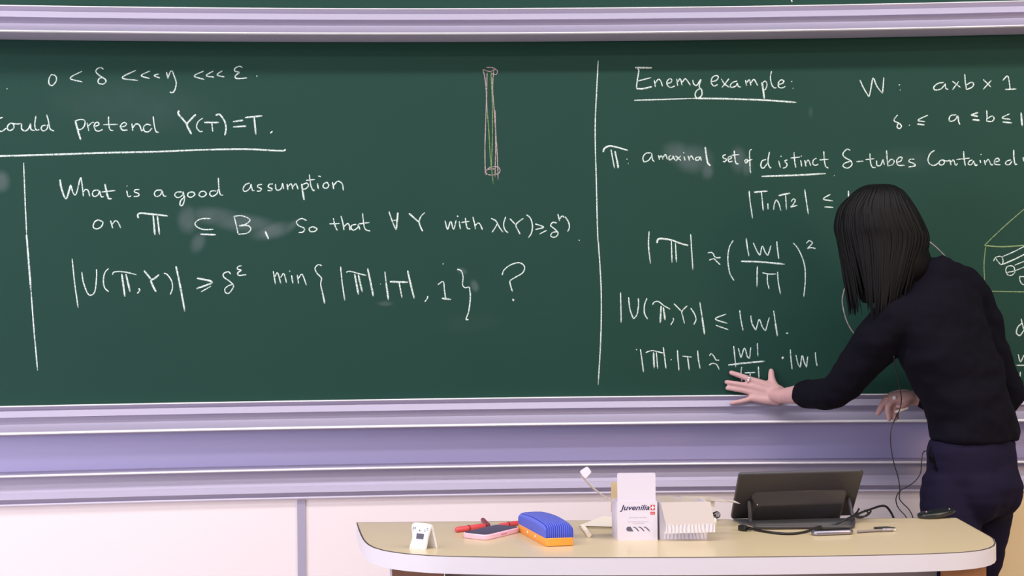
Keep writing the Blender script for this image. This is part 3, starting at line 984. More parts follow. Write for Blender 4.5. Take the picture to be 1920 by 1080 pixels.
bm = bmesh.new()
plate(bm, ln, wid, 0.016, 0.0, 0.0135, PM, 0.002)
obj('phone_case', bm, M_pkl, ph, True, 40)
bm = bmesh.new()
plate(bm, ln - 0.006, wid - 0.006, 0.013, 0.0128, 0.0141, PM)
obj('screen', bm, M_gl, ph)
bm = bmesh.new()
add_box(bm, PM @ V((-0.0, -wid / 2, 0.007)), (0.024, 0.0016, 0.003), PM.to_3x3())
obj('side_button', bm, M_pk, ph)


def pen(name, label, p0, p1, r, m, tipm, group=None, cap=True, tip_len=0.012):
    """pen from p0 (blunt end) to p1 (writing end)"""
    t = thing(name, label, 'pen', p0, group)
    dd = (p1 - p0).normalized()
    L = (p1 - p0).length
    bm = bmesh.new()
    add_tube(bm, [p0, p0 + dd * (L - tip_len)], r, 14)
    obj('barrel', bm, m, t, True, 50)
    bm = bmesh.new()
    add_tube(bm, [p0 + dd * (L - tip_len), p0 + dd * (L - tip_len * .4), p0 + dd * L], [r * .85, r * .6, r * .2], 12, False)
    obj('tip', bm, tipm, t, True, 40)
    if cap:
        bm = bmesh.new()
        add_tube(bm, [p0 + dd * (L * .35), p0 + dd * (L * .35 + 0.004)], r * 1.12, 14, False)
        obj('grip_ring', bm, tipm, t, True, 40)
    return t


M_red = mat('red_plastic', (214, 74, 80), 0.35)
M_drd = mat('dark_red_plastic', (128, 52, 66), 0.4)
M_rtip = mat('dark_pen_tip', (120, 40, 50), 0.5)
u = V((0, 0, 0.0075))
pen('marker_pen', 'thick red marker lying behind the left edge of the pink phone', T(858, 998.5) + u, T(913, 991) + u, 0.0072, M_red, M_rtip)
pen('ballpoint_pen', 'dark maroon pen lying behind the pink phone and pointing at it', T(905.5, 981) + V((0, 0, .0088)), T(917, 991) + V((0, 0, 0.0064)), 0.0060, M_drd, M_rtip, None, False)
pen('marker_pen', 'slim red marker half hidden between the pink phone and the blue eraser', T(938, 990) + V((0, 0, 0.0062)), T(977, 984) + V((0, 0, 0.0062)), 0.006, M_red, M_rtip)

# ---- board eraser, blue corduroy on an orange base
e0 = T(1023, 1025.5)
e1 = T(1077.5, 1023.5)
e2 = T(970, 996)
d = V((e1.x - e0.x, e1.y - e0.y, 0)).normalized()
lv = V((e2.x - e0.x, e2.y - e0.y, 0))
n = V((-d.y, d.x, 0))
EW = (e1 - e0).length
EL = lv.length
ld = lv.normalized()
er = thing('board_eraser', 'chalkboard eraser with ribbed blue fabric pad on an orange base', 'eraser', e0)
M_org = mat('orange_plastic', (244, 160, 60), 0.4)
M_cord = stripes('blue_corduroy', (32, 44, 150), (84, 100, 214), 62.0, 'X', 0.9, 0.9, 0.25, 0.75, 0.0, 0.15)


def er_pt(a, b, z):                 # a along the width 0..1, b along the length 0..1
    return V((e0.x, e0.y, TZ)) + d * (a * EW) + lv * b + UPZ * z


bm = bmesh.new()
sk = rrect(1, 1, 0.08, 4)
rings = []
for z, s in ((0.0, .97), (0.002, 1.0), (0.019, 1.0), (0.020, .985)):
    rings.append([er_pt(.5 + x * s * 1.0, .5 + y * s, z) for x, y in sk])
add_loft(bm, rings)
base = obj('base', bm, M_org, er, True, 40)
for b in (.35, .62):
    bm = bmesh.new()
    add_ell(bm, er_pt(0.0, b, 0.012), (0.002, 0.003, 0.003))
    obj('rivet', bm, M_white, base, True)
bm = bmesh.new()
rings = []
nn = 26
for i in range(nn + 1):
    b = i / nn
    arch = 0.020 + 0.038 * (0.80 + 0.20 * math.sin(PI * min(1, b * 0.9 + .1)))
    endf = min(1.0, math.sqrt(max(0, min(b, 1 - b) / 0.07))) if min(b, 1 - b) < 0.07 else 1
    endf = 0.80 + 0.20 * endf
    ring = []
    for x, y in [(0.02, 0.020), (0.02, 0.030), (0.02, .6), (0.04, .82), (0.10, .94), (0.2, .985), (0.35, 1.0), (.5, 1.005), (.65, 1.0), (.8, .985), (.9, .94), (.96, .82), (.98, .6), (.98, 0.030), (.98, 0.020)]:
        z = 0.0201 if y < .025 else (0.022 if y < .05 else 0.020 + (arch - 0.020) * endf * y)
        ring.append(er_pt(x, 0.015 + b * .97, z))
    rings.append(ring)
add_loft(bm, rings)
pad = obj('felt_pad', bm, M_cord, er, True, 60)
# give the corduroy its own axes so that the ribs run along the length
RT = Matrix(((d.x, n.x, 0, e0.x), (d.y, n.y, 0, e0.y), (0, 0, 1, TZ), (0, 0, 0, 1)))
# shear so that x is constant along the eraser's long side
SHX = mat4(V((e0.x, e0.y, TZ)), d, ld, UPZ)
for v in pad.data.vertices:
    v.co = SHX.inverted() @ v.co
Rm = SHX.to_3x3()
pad.matrix_parent_inverse = Matrix.Identity(4)
Rn = Matrix(((d.x, -d.y, 0), (d.y, d.x, 0), (0, 0, 1)))
for v in pad.data.vertices:          # keep a pure rotation for the object, shear in the mesh
    v.co = Rn.inverted() @ (Rm @ v.co)
pad.rotation_euler = Rn.to_euler()
ang_l = math.atan2(ld.dot(n), ld.dot(d))
pad.rotation_euler.z += ang_l - PI / 2
R2 = Matrix.Rotation(-(ang_l - PI / 2), 3, 'Z')
for v in pad.data.vertices:
    v.co = R2 @ v.co

# ---- chalk stick on the desk
M_ck = mat('cream_chalk', (244, 232, 214), 0.9)
bm = bmesh.new()
pa, pb = T(1104.5, 1007.5), T(1093, 992)
add_tube(bm, [pa + V((0, 0, .0062)), pa + V((0, 0, .0062)) + (pb - pa) * .02, pb + V((0, 0, .0062))], [0.0062] * 3, 14, False)
o = obj('chalk_stick', bm, M_ck, None, True, 40)
tag(o, 'stick of white chalk lying on the desk left of the lettered chalk box', 'chalk')

# ---- paper pad behind the boxes
pd = thing('paper_pad', 'cream paper pad sticking out to the left behind the lettered chalk box', 'notepad', T(1088, 984))
a, b_, c_ = T(1088, 991), T(1160, 993), T(1150, 974)
bm = bmesh.new()
pl = [a, b_, b_ + V((0.02, .13, 0)), T(1133, 974)]
add_prism(bm, [V((p.x, p.y, TZ)) for p in pl], V((0, 0, 0.007)))
pg = obj('pages', bm, mat('cream_paper', (240, 230, 208), 0.8), pd)
bm = bmesh.new()
add_prism(bm, [V((p.x, p.y, TZ + 0.0071)) for p in [a + V((-.004, -.003, 0)), b_ + V((0, -.003, 0)), b_ + V((0.02, .132, 0)), T(1132, 973)]], V((0, 0, 0.0012)))
obj('cover', bm, mat('pale_card', (226, 214, 200), 0.7), pd)
bm = bmesh.new()
add_prism(bm, [V((p.x, p.y, TZ + 0.0058)) for p in [a + V((-.004, -.0035, 0)), b_ + V((0, -.0035, 0)), b_ + V((0, .0, 0)), a + V((-.004, 0, 0))]], V((0, 0, 0.0012)))
obj('dark_edge_strip', bm, mat('dark_edge_brown', (96, 84, 74), 0.7), pd)  # dark line along the pad's front edge, below the cover

# ---- chalk boxes
M_card = mat('white_carton', (220, 214, 228), 0.5)
M_cardi = mat('grey_carton_inside', (206, 196, 182), 0.75)
M_cards = mat('shaded_white_carton', (184, 172, 166), 0.7)  # off-white inside of the carton, with the lid's shade darkened into it
M_tan = mat('tan_carton', (214, 190, 150), 0.75)
M_ink = mat('navy_print', (40, 36, 84), 0.5)
M_redp = mat('red_print', (206, 58, 66), 0.5)
M_gpr = mat('fine_grey_print', (196, 190, 206), 0.6)
M_chalkpic = stripes('printed_chalk_picture', (248, 244, 250), (204, 200, 232), 34.0, 'X', 0.55, 0, .35, 1.0, 3.5)


def strip_sheet(bm, path, wvec, th):
    """sheet that follows a path (Vectors) with width vector wvec and thickness th"""
    rings = []
    for i, p in enumerate(path):
        t = (path[min(i + 1, len(path) - 1)] - path[max(i - 1, 0)]).normalized()
        nn = t.cross(wvec).normalized() * th * .5
        rings.append([p - nn, p + wvec - nn, p + wvec + nn, p + nn])
    add_loft(bm, rings)


b0 = T(1158, 1013.5)
b1 = T(1233, 1013)
Mz, d, n = axes(b0, b1)
Mr = Matrix.Rotation(math.radians(-5), 3, 'Z')
dd = d
nb = n
BW = (b1 - b0).length
k1 = b0.y / FPX
BH = 73.5 * k1
BDp = 0.075
nb = (n * 1.0 - d * 0.14).normalized()
bx = thing('chalk_box', 'tall open white chalk carton with dark blue lettering and an upright lid flap', 'box', b0)
Z0 = V((b0.x, b0.y, TZ))


def bp(x, y, z, M=None):
    return Z0 + dd * x + nb * y + UPZ * z


bm = bmesh.new()
th = 0.001
add_prism(bm, [bp(0, 0, 0), bp(BW, 0, 0), bp(BW, 0, BH), bp(0, 0, BH)], nb * th)               # front
add_prism(bm, [bp(0, BDp, 0), bp(BW, BDp, 0), bp(BW, BDp, BH * .97), bp(0, BDp, BH * .97)], -nb * th)
add_prism(bm, [bp(0, th, 0), bp(0, BDp - th, 0), bp(0, BDp - th, BH * .98), bp(0, th, BH * .98)], dd * th)
add_prism(bm, [bp(BW, th, 0), bp(BW, BDp - th, 0), bp(BW, BDp - th, BH * .98), bp(BW, th, BH * .98)], -dd * th)
add_prism(bm, [bp(th, th, 0), bp(BW - th, th, 0), bp(BW - th, BDp - th, 0), bp(th, BDp - th, 0)], UPZ * th)
carton = obj('carton', bm, M_card, bx)
# lid flap
bm = bmesh.new()
FH = 53 * k1
fw = BW * .955
prof = rrect(fw, FH, 0.005, 5)
pts = []
m0 = BW * .475
for x, y in [(-fw / 2, 0)] + [(fw / 2, 0)] + [(fw / 2 - 0.004 + 0.004 * math.cos(a), FH - 0.004 + 0.004 * math.sin(a)) for a in [PI / 2 * k / 5 for k in range(6)]] + \
        [(-fw / 2 + 0.004 - 0.004 * math.sin(a), FH - 0.004 + 0.004 * math.cos(a)) for a in [PI / 2 * k / 5 for k in range(6)]]:
    pts.append(bp(m0 + x + 0.0012, 0.0012 + 0.0 * y, BH + y))
add_prism(bm, pts, nb * 0.0008)
obj('lid_flap', bm, M_card, bx)
# left dust flap seen almost edge-on, with its folded end
bm = bmesh.new()
path = []
for a, b in ((1158, 942), (1148, 939), (1136, 932), (1122, 922), (1110, 911), (1100, 900), (1095.5, 893)):
    path.append(P(a, b, Z0.y + .012))
strip_sheet(bm, path, nb * (BDp * .75) - UPZ * 0.004, 0.0011)
dfl = obj('side_flap', bm, M_cardi, bx, True, 40)
bm = bmesh.new()
cc = P(1098, 885.5, Z0.y + .010)
pts = [P(1087.5, 885.5, Z0.y + .009), P(1088.5, 882.5, Z0.y + .011), P(1099, 875.3, Z0.y + .012), P(1102, 875.5, Z0.y + .012), P(1107.8, 883.5, Z0.y + .011), P(1107.5, 886.5, Z0.y + .01), P(1099, 896.3, Z0.y + .008), P(1096, 896.3, Z0.y + .008)]
add_prism(bm, pts, V((0.002, 0.010, -0.002)))
obj('tuck_tab', bm, M_card, dfl)
# tan inner flap behind
bm = bmesh.new()
yt = Z0.y + BDp
add_prism(bm, [P(1145.5, 960, yt), P(1166, 960, yt), P(1166, 904, yt), P(1146, 904, yt)], V((0.0, 0.0012, 0)))
obj('back_flap', bm, M_tan, bx)
# printing
FF = mat4(Z0 - nb * 0.0002, dd, UPZ, -nb)
s = BW / 75.0


def fx(px, py):                      # pixel on the front face -> face coordinates
    return ((px - 1158.0) * s, (1013.5 - py) * k1)


bm = bmesh.new()
x, y = fx(1164.5, 956.5)
text_bm(bm, 'Juvenilia', 0.0182, FF @ Matrix.Translation((x, y, 0)), 0.30, 0.0003, 0.0001, 0.92)
lt = obj('lettering', bm, M_ink, carton)
mesh_w = max((FF.inverted() @ v.co).x for v in lt.data.vertices)
goal = fx(1218.5, 950)[0]
x00 = fx(1163.5, 950)[0]
fac = (goal - x00) / (mesh_w - x00)
FI = FF.inverted()
for v in lt.data.vertices:
    q = FI @ v.co
    q.x = x00 + (q.x - x00) * fac
    v.co = FF @ q


def rect(bm, px0, py0, px1, py1, z=0.0):
    a0, c0 = fx(px0, py1)
    a1, c1 = fx(px1, py0)
    add_prism(bm, [FF @ V((a0, c0, z)), FF @ V((a1, c0, z)), FF @ V((a1, c1, z)), FF @ V((a0, c1, z))], -nb * 0.0001)


bm = bmesh.new()
rect(bm, 1220.5, 947, 1228.5, 957)
rect(bm, 1220, 960, 1228.5, 965)
obj('printed_mark', bm, M_redp, carton)
bm = bmesh.new()
rect(bm, 1223.4, 948.3, 1225.6, 955.7, 0.00015)
rect(bm, 1221.3, 950.9, 1227.6, 953.1, 0.0002)
rect(bm, 1221.5, 962, 1227, 963, 0.00015)
obj('printed_cross', bm, M_white, carton)
bm = bmesh.new()
for (xa_, xb_, yy) in ((1180, 1213, 970.5), (1177, 1217, 978.3), (1187, 1208, 981.6)):
    q = xa_
    while q < xb_:
        wl = random.uniform(2.2, 5.0)
        rect(bm, q, yy - .7, min(q + wl, xb_), yy + .7)
        q += wl + 0.9
obj('fine_print', bm, M_gpr, carton)
M_dgr = mat('dark_grey_print', (92, 90, 112), 0.55)
bm = bmesh.new()


def cap_poly(px0, px1, py, r, n=8):
    out = []
    for k in range(n + 1):
        a = PI / 2 + PI * k / n
        out.append((px0 + r + r * math.cos(a), py - r * math.sin(a)))
    return out


hd = cap_poly(1174.5, 1216, 992, 4.4) + [(1188, 996.4), (1182.5, 987.6)]
add_prism(bm, [FF @ V((*fx(a, b), 0)) for a, b in hd], -nb * 0.0001)
for qx in (1186, 1196, 1206):
    add_prism(bm, [FF @ V((*fx(a, b), 0)) for a, b in ((qx, 988), (qx + 5, 988), (qx + 9, 991), (qx + 13, 996.2), (qx + 10.5, 996.2), (qx + 5.5, 990.6))], -nb * 0.0001)
obj('chalk_picture', bm, M_dgr, carton)

# second carton, lid folded forward
c0 = T(1237, 1012)
c1 = T(1326, 1011)
cxb = thing('chalk_box', 'low open white chalk carton with its lid folded forward, right of the lettered carton', 'box', c0)
Mz, d2, n2 = axes(c0, c1)
CW = (c1 - c0).length
k2 = c0.y / FPX
CH = 70 * k2
n2 = (n2 - d2 * 0.10).normalized()
Z1 = V((c0.x, c0.y, TZ))


def cp(x, y, z):
    return Z1 + d2 * x + n2 * y + UPZ * z


bm = bmesh.new()
D2 = 0.085
add_prism(bm, [cp(0, 0, 0), cp(CW, 0, 0), cp(CW, 0, CH), cp(0, 0, CH)], n2 * th)
add_prism(bm, [cp(0, D2, 0), cp(CW, D2, 0), cp(CW, D2, CH), cp(0, D2, CH)], -n2 * th)
add_prism(bm, [cp(0, th, 0), cp(0, D2 - th, 0), cp(0, D2 - th, CH), cp(0, th, CH)], d2 * th)
add_prism(bm, [cp(CW, th, 0), cp(CW, D2 - th, 0), cp(CW, D2 - th, CH), cp(CW, th, CH)], -d2 * th)
add_prism(bm, [cp(th, th, 0), cp(CW - th, th, 0), cp(CW - th, D2 - th, 0), cp(th, D2 - th, 0)], UPZ * th)
car2 = obj('carton', bm, M_card, cxb)
# lid: slopes forward and down, then a tuck strip
yl = c0.y
lid = [cp(0.003, -0.001, CH), cp(CW * 1.07, -0.001, CH + .001), cp(CW * 1.10, -0.034, CH * .47), cp(0.009, -0.034, CH * .45)]
bm = bmesh.new()
add_prism(bm, lid, V((0, -0.0006, -0.0008)))
obj('lid_flap', bm, M_cards, cxb)
bm = bmesh.new()
a, b = lid[3], lid[2]
add_prism(bm, [a, b, b + V((0.001, 0.006, -CH * .235)), a + V((-.001, 0.006, -CH * .235))], V((0, -0.0006, 0)))
tk = obj('tuck_strip', bm, M_chalkpic, cxb)
bm = bmesh.new()
add_prism(bm, [cp(CW * .09, -0.0004, CH * .015), cp(CW * .97, -0.0004, CH * .015), cp(CW * .97, -0.0004, CH * .22), cp(CW * .09, -0.0004, CH * .22)], n2 * 0.0003)
obj('printed_picture', bm, M_chalkpic, car2)
bm = bmesh.new()
pts = [cp(CW * .84 + 0.0075 * math.cos(a) + 0.006, -0.0012, CH * .235 - 0.004 * abs(math.sin(a)) * (1 if math.sin(a) < 0 else 0)) for a in [PI + PI * k / 8 for k in range(9)]]
add_prism(bm, pts, n2 * 0.0003)
obj('printed_mark', bm, M_redp, car2)
# raised back flap with thumb notch and the pointed side flap
bm = bmesh.new()
yk = Z1.y + D2 - 0.010
row = [(1232, 947), (1340, 950), (1340, 935.5), (1330, 931.5), (1310, 930.5), (1277, 930)]
for k in range(7):
    a = PI * k / 6
    row.append((1269.5 + 6.5 * math.cos(a), 930 + 6.0 * math.sin(a)))
row += [(1262, 930), (1232, 930)]
add_prism(bm, [P(a, b, yk) for a, b in row], V((0, 0.001, 0)))
obj('back_flap', bm, M_cardi, cxb)
bm = bmesh.new()
add_prism(bm, [P(1325, 938, yk - .004), P(1331, 931, yk - .004), P(1352, 935, yk - .01), P(1378, 939, yk - .02), P(1388.5, 944.5, yk - .03), P(1376, 943, yk - .02), P(1350, 941, yk - .01)], V((0.0, 0.0012, 0.0)))
obj('side_flap', bm, M_cards, cxb)

# ---- spiral notebook behind the second carton
nbk = thing('spiral_notebook', 'notebook behind the low chalk carton with only its black coil binding sticking out right', 'notebook', T(1345, 976))
ax0, ax1 = P(1333, 969.5, 3.93), P(1346, 964.5, 3.90)
bm = bmesh.new()
rr = 6.2 * 3.9 / FPX
dirc = (ax1 - ax0)
tt = dirc.normalized()
aa = tt.cross(UPZ).normalized()
bb = aa.cross(tt)
pts = []
for i in range(7 * 14 + 1):
    a = 2 * PI * i / 14
    pts.append(ax0 + dirc * (i / (7 * 14)) + (aa * math.cos(a) + bb * math.sin(a)) * rr)
add_tube(bm, pts, 0.0009, 6)
obj('coil', bm, M_black, nbk, True)
bm = bmesh.new()
cc = ax0 - tt * 0.05
add_prism(bm, [V((P(1262, 970, 3.93).x, 3.90, TZ)), V((ax1.x - .006, 3.885, TZ)), V((ax1.x - .004, 3.935, TZ)), V((P(1262, 970, 3.93).x, 3.95, TZ))], UPZ * 0.008)
obj('pages', bm, mat('notebook_paper', (235, 230, 222), 0.8), nbk)

# ---- dark tablet display on a tilting stand, seen from behind
M_tab = mat('dark_grey_tablet_back', (62, 59, 64), 0.45, 0, 0.45, 0.04, 30)
M_tab2 = mat('charcoal_plastic', (66, 63, 68), 0.38, 0, 0.45)
BL, BR = P(1370.5, 974, 3.90), P(1597, 967, 3.945)
TL, TR = P(1386, 890, 3.765), P(1612.5, 889.5, 3.80)
tb = thing('tablet_display', 'dark grey tablet display on a folding stand seen from behind on the desk', 'tablet', V((BL.x + .15, BL.y, TZ)))
ux = (BR - BL)
uy = (TL - BL)
LX, LY = ux.length, uy.length
ux.normalize()
un = ux.cross(uy).normalized()
if un.y > 0:
    un = -un
uyn = uy.normalized()
TBM = mat4(BL, ux, uyn, un)


def tq(x, y, z=0.0):
    return TBM @ V((x, y, z))


bm = bmesh.new()
oo = [(x + LX / 2, y + LY / 2) for x, y in rrect(LX, LY, 0.010, 6)]
ii = [(x + LX / 2, y + LY / 2) for x, y in rrect(LX - .004, LY - .004, 0.008, 6)]
add_loft(bm, [[tq(x, y, -0.010) for x, y in ii], [tq(x, y, -0.008) for x, y in oo], [tq(x, y, -0.002) for x, y in oo], [tq(x, y, 0) for x, y in ii]])
obj('body', bm, M_tab, tb, True, 40)
bm = bmesh.new()                     # raised battery hump
h0 = [(.13 * LX, .03 * LY), (.90 * LX, .03 * LY), (.91 * LX, .55 * LY), (.88 * LX, .62 * LY), (.17 * LX, .62 * LY), (.13 * LX, .55 * LY)]
h1 = [(.16 * LX, .04 * LY), (.875 * LX, .04 * LY), (.875 * LX, .42 * LY), (.86 * LX, .44 * LY), (.19 * LX, .44 * LY), (.165 * LX, .42 * LY)]
add_loft(bm, [[tq(x, y, -0.001) for x, y in h0], [tq(x, y, 0.021) for x, y in h1]])
hump = obj('rear_housing', bm, M_tab2, tb, True, 35)
bv = hump.modifiers.new('b', 'BEVEL')
bv.width = 0.004
bv.segments = 3
bm = bmesh.new()
add_ell(bm, tq(.17 * LX, .46 * LY, 0.0195), (0.0016, 0.0016, 0.0016))
obj('indicator_dot', bm, M_white, tb, True)
bm = bmesh.new()
pA = tq(.115 * LX, .42 * LY, 0.004)
pB = T(1408, 984) + V((0, 0, 0.0058))
pC = T(1424, 992.5) + V((0, 0, 0.0058))
pD = T(1590, 992) + V((0, 0, 0.0058))
pE = T(1600, 981) + V((0, 0, 0.0058))
pF = tq(.93 * LX, .42 * LY, 0.004)
pts = [tuple(p) for p in (pA, pA + (pB - pA) * .5, pB, (pB + pC) / 2 + V((-.002, -.006, 0)), pC, pC + (pD - pC) * .5, pD, (pD + pE) / 2 + V((.004, -.005, 0)), pE, pE + (pF - pE) * .5, pF)]
add_tube(bm, [V(p) for p in catmull(pts, 5)], 0.0052, 8)
obj('stand', bm, M_tab2, tb, True)
bm = bmesh.new()
plt = [T(1392, 985), T(1596, 984), T(1596, 974), T(1375, 976)]
add_prism(bm, [V((p.x, p.y, TZ)) for p in plt], UPZ * 0.004)
obj('foot_plate', bm, mat('grey_stand_plate', (96, 96, 100), 0.35), tb)
Bm = V(((BL.x + BR.x) / 2, (BL.y + BR.y) / 2, 0))
bm = bmesh.new()
add_box(bm, V((Bm.x, Bm.y - .012, TZ + .011)), (LX * .5, 0.012, 0.016), None, 0.003)
obj('hinge', bm, M_tab2, tb, True, 40)

# ---- cable with a black plug
cb = thing('charging_cable', 'black cable with plug lying in front of the tablet, looped at its right', 'cable', T(1392, 995))
cz = 0.0036


def tc(px, py, lift=0.0):
    p = T(px, py) if py > 972 else P(px, py, 3.93)
    return p + V((0, 0, cz + lift))


cpts = [tc(1403, 993, .002), tc(1420, 996.5), tc(1440, 1000), tc(1465, 1003), tc(1490, 1003), tc(1513, 999), tc(1535, 994, .004), P(1560, 986, 3.80), P(1580, 977, 3.80), P(1596, 969.5, 3.82), P(1615, 961, 3.86),
        P(1632, 955, 3.90), P(1648, 949.5, 3.95), P(1658, 948.5, 3.99), P(1664, 952, 4.01), P(1670, 960, 4.02), P(1675, 970, 4.02), P(1679, 985, 4.02)]
bm = bmesh.new()
add_tube(bm, [V(p) for p in catmull([tuple(p) for p in cpts], 5)], 0.0031, 8)
obj('cord', bm, M_cable, cb, True)
bm = bmesh.new()
lp = [P(1598, 973, 3.90), P(1604, 966, 3.90), P(1611, 953, 3.90), P(1607, 960, 3.90), P(1600, 968, 3.91), P(1612, 968.5, 3.91), P(1625, 967, 3.92), P(1633, 958, 3.92), P(1624, 957, 3.92), P(1612, 963, 3.91), P(1606, 969, 3.90), P(1618, 969.5, 3.90), P(1628, 962, 3.91), P(1622, 957, 3.92)]
add_tube(bm, [V(p) for p in catmull([tuple(p) for p in lp], 5)], 0.0024, 8)
obj('cord_loop', bm, M_cable, cb, True)
bm = bmesh.new()
Mz, dpl, npl = axes(T(1384, 990.5), T(1402, 993.5))
add_box(bm, T(1393, 995.5) + V((0, 0, 0.0075)), (0.024, 0.014, 0.014), Mz, 0.003)
add_box(bm, T(1405.5, 997) + V((0, 0, 0.0065)), (0.012, 0.007, 0.007), Mz, 0.002)
obj('plug', bm, M_black, cb, True, 40)

# ---- silver adapter hub with its short lead
h0, h1 = T(1527, 1006), T(1604, 1002.5)
Mz, dh, nh = axes(h0, h1)
HL = (h1 - h0).length
hb = thing('adapter_hub', 'slim silver adapter hub with rounded ends lying in front of the tablet', 'adapter', h0)
HM = mat4(V((h0.x, h0.y, TZ)) + dh * HL / 2 + nh * 0.017, dh, nh, UPZ)
bm = bmesh.new()
plate(bm, HL, 0.034, 0.0165, 0.0, 0.0125, HM, 0.0035)
obj('body', bm, mat('silver_metal', (150, 146, 160), 0.28, 0.8), hb, True, 50)
bm = bmesh.new()
plate(bm, HL - .014, 0.020, 0.0098, 0.0122, 0.0130, HM)
obj('top_face', bm, M_black, hb, True, 40)
st = thing('cable_lead', 'short grey lead with metal plug end lying right of the silver adapter hub', 'cable', T(1607, 999))
bm = bmesh.new()
add_tube(bm, [T(1609, 1000) + V((0, 0, .004)), T(1630, 998.5) + V((0, 0, .004)), T(1656, 997.5) + V((0, 0, .004))], 0.0033, 10)
obj('lead', bm, mat('grey_rubber', (128, 118, 118), 0.5), st, True)
bm = bmesh.new()
add_tube(bm, [T(1656, 997.5) + V((0, 0, .0048)), T(1672, 996.8) + V((0, 0, .0048))], 0.0048, 10)
plug = obj('plug', bm, mat('dull_metal', (150, 144, 150), 0.35, 0.5), st, True)
bm = bmesh.new()
add_tube(bm, [T(1673, 997) + V((0, 0, .0042)), T(1679, 996.8) + V((0, 0, .0042))], 0.0020, 8)
obj('pin', bm, mat('bright_metal', (226, 220, 210), 0.25, 0.7), plug, True)
o = None
bm = bmesh.new()
add_tube(bm, [T(1640, 992) + V((0, 0, .003)), T(1662, 991) + V((0, 0, .003)), T(1678, 991.2) + V((0, 0, .003))], [0.0026, 0.0026, 0.001], 10)
o = obj('stylus', bm, M_black, None, True)
tag(o, 'thin black stylus lying just behind the grey lead', 'stylus')

# ---- rounded black puck, one end raised
pk = thing('wireless_mouse', 'dark glossy oval mouse tipped up on the back right corner of the desk', 'mouse', T(1735, 977))
M_pk2 = mat('glossy_black_shell', (30, 34, 34), 0.22, 0, 0.55)
pc = P(1756, 963.3, 3.92)
t_ = P(1790, 957, 3.93) - P(1722, 969, 3.90)
rx = t_.length / 2
tx = t_.normalized()
ty = V((0, 1, 0)) - tx * tx.y
ty.normalize()
tz = tx.cross(ty)
MM = Matrix(((tx.x, ty.x, tz.x), (tx.y, ty.y, tz.y), (tx.z, ty.z, tz.z)))
bm = bmesh.new()
rings = []
for i in range(25):
    u_ = -1 + 2 * i / 24
    c = math.sqrt(max(0, 1 - abs(u_) ** 2.6)) if abs(u_) < 1 else 0
    c = max(c, .04)
    ring = []
    low = 0.0150 * (1.0 - .40 * u_)
    for k in range(20):
        a = 2 * PI * k / 20
        yy = math.copysign(abs(math.cos(a)) ** .8, math.cos(a)) * 0.031 * c
        zz = math.sin(a)
        zz = zz * (0.0085 if zz > 0 else low) * c ** .7
        ring.append(pc + MM @ V((u_ * rx, yy, zz + 0.003)))
    rings.append(ring)
add_loft(bm, rings)
obj('shell', bm, M_pk2, pk, True)
bm = bmesh.new()
for px, py in ((1737, 960.0), (1780, 954.5)):
    add_ell(bm, P(px, py, 3.905), (0.0018, 0.0018, 0.0018))
obj('indicator_dot', bm, mat('pink_indicator', (235, 170, 190), 0.4), pk, True)

# ------------------------------------------------------------------ the person
M_skin = mat('skin', (204, 160, 158), 0.5, 0, 0.4, 0.06, 60.0)
M_swt = mat('dark_navy_knit', (12, 10, 21), 0.9, 0, 0.12, 0.10, 40.0, 0.25, 500.0)
M_trs = mat('dark_navy_trouser_cloth', (27, 22, 44), 0.85, 0, 0.12, 0.08, 30.0, 0.15, 600.0)
M_hair = mat('black_hair', (8, 7, 8), 0.55, 0, 0.18, 0.3, 8.0, stretch=(60, 60, 2))
M_gold = mat('gold_ring_metal', (230, 196, 130), 0.25, 0.9)
M_silver = mat('silver_ring_metal', (215, 212, 220), 0.18, 0.9)
M_pearl = mat('pearl', (244, 238, 236), 0.25)

pel = P(1822, 892, 4.17)
who = thing('person', 'person in dark navy sweater and trousers leaning with one hand flat on the chalkboard', 'person',
            V((pel.x, pel.y, 0.0)))
yaw = math.radians(128)
Fd = V((math.cos(yaw), math.sin(yaw), 0))          # the way the body faces
Ld = V((-math.sin(yaw), math.cos(yaw), 0))         # its left side


def ering(c, w, d, ax=None, n=28, tilt=V((0, 0, 1)), back=1.0):
    """ellipse ring, w = half width to the sides, d = half depth"""
    t = tilt.normalized()
    l = (Ld - t * Ld.dot(t)).normalized()
    f = t.cross(l) * -1
    if f.dot(Fd) < 0:
        f = -f
    return [c + l * (w * math.cos(a)) + f * (d * math.sin(a)) for a in [2 * PI * k / n for k in range(n)]]


def limb(bm, spec, seg=16):
    pts = [s[0] for s in spec]
    rad = [s[1] for s in spec]
    pr = catmull([(*p, r) for p, r in zip(pts, rad)], 4)
    add_tube(bm, [V(q[:3]) for q in pr], [q[3] for q in pr], seg)


# joints
SHL, ELL, WRL = P(1678, 600, 4.14), P(1570, 733, 4.245), P(1463, 742.5, 4.47)
SHR, ELR, WRR = P(1820, 566, 4.30), P(1887, 746, 4.345), P(1712, 746, 4.325)
HDC = P(1652, 452, 4.22)
NK0, NK1 = P(1738, 535, 4.20), P(1690, 492, 4.215)

torso = [(P(1822, 930, 4.17), .150, .105), (P(1822, 892, 4.17), .158, .112), (P(1822, 850, 4.17), .152, .108), (P(1822, 800, 4.17), .138, .102),
         (P(1810, 740, 4.175), .124, .094), (P(1792, 680, 4.18), .130, .100), (P(1772, 620, 4.19), .150, .106), (P(1756, 572, 4.20), .155, .098),
         (P(1746, 540, 4.205), .125, .080), (P(1738, 518, 4.205), .075, .062), (P(1730, 510, 4.205), .055, .055)]


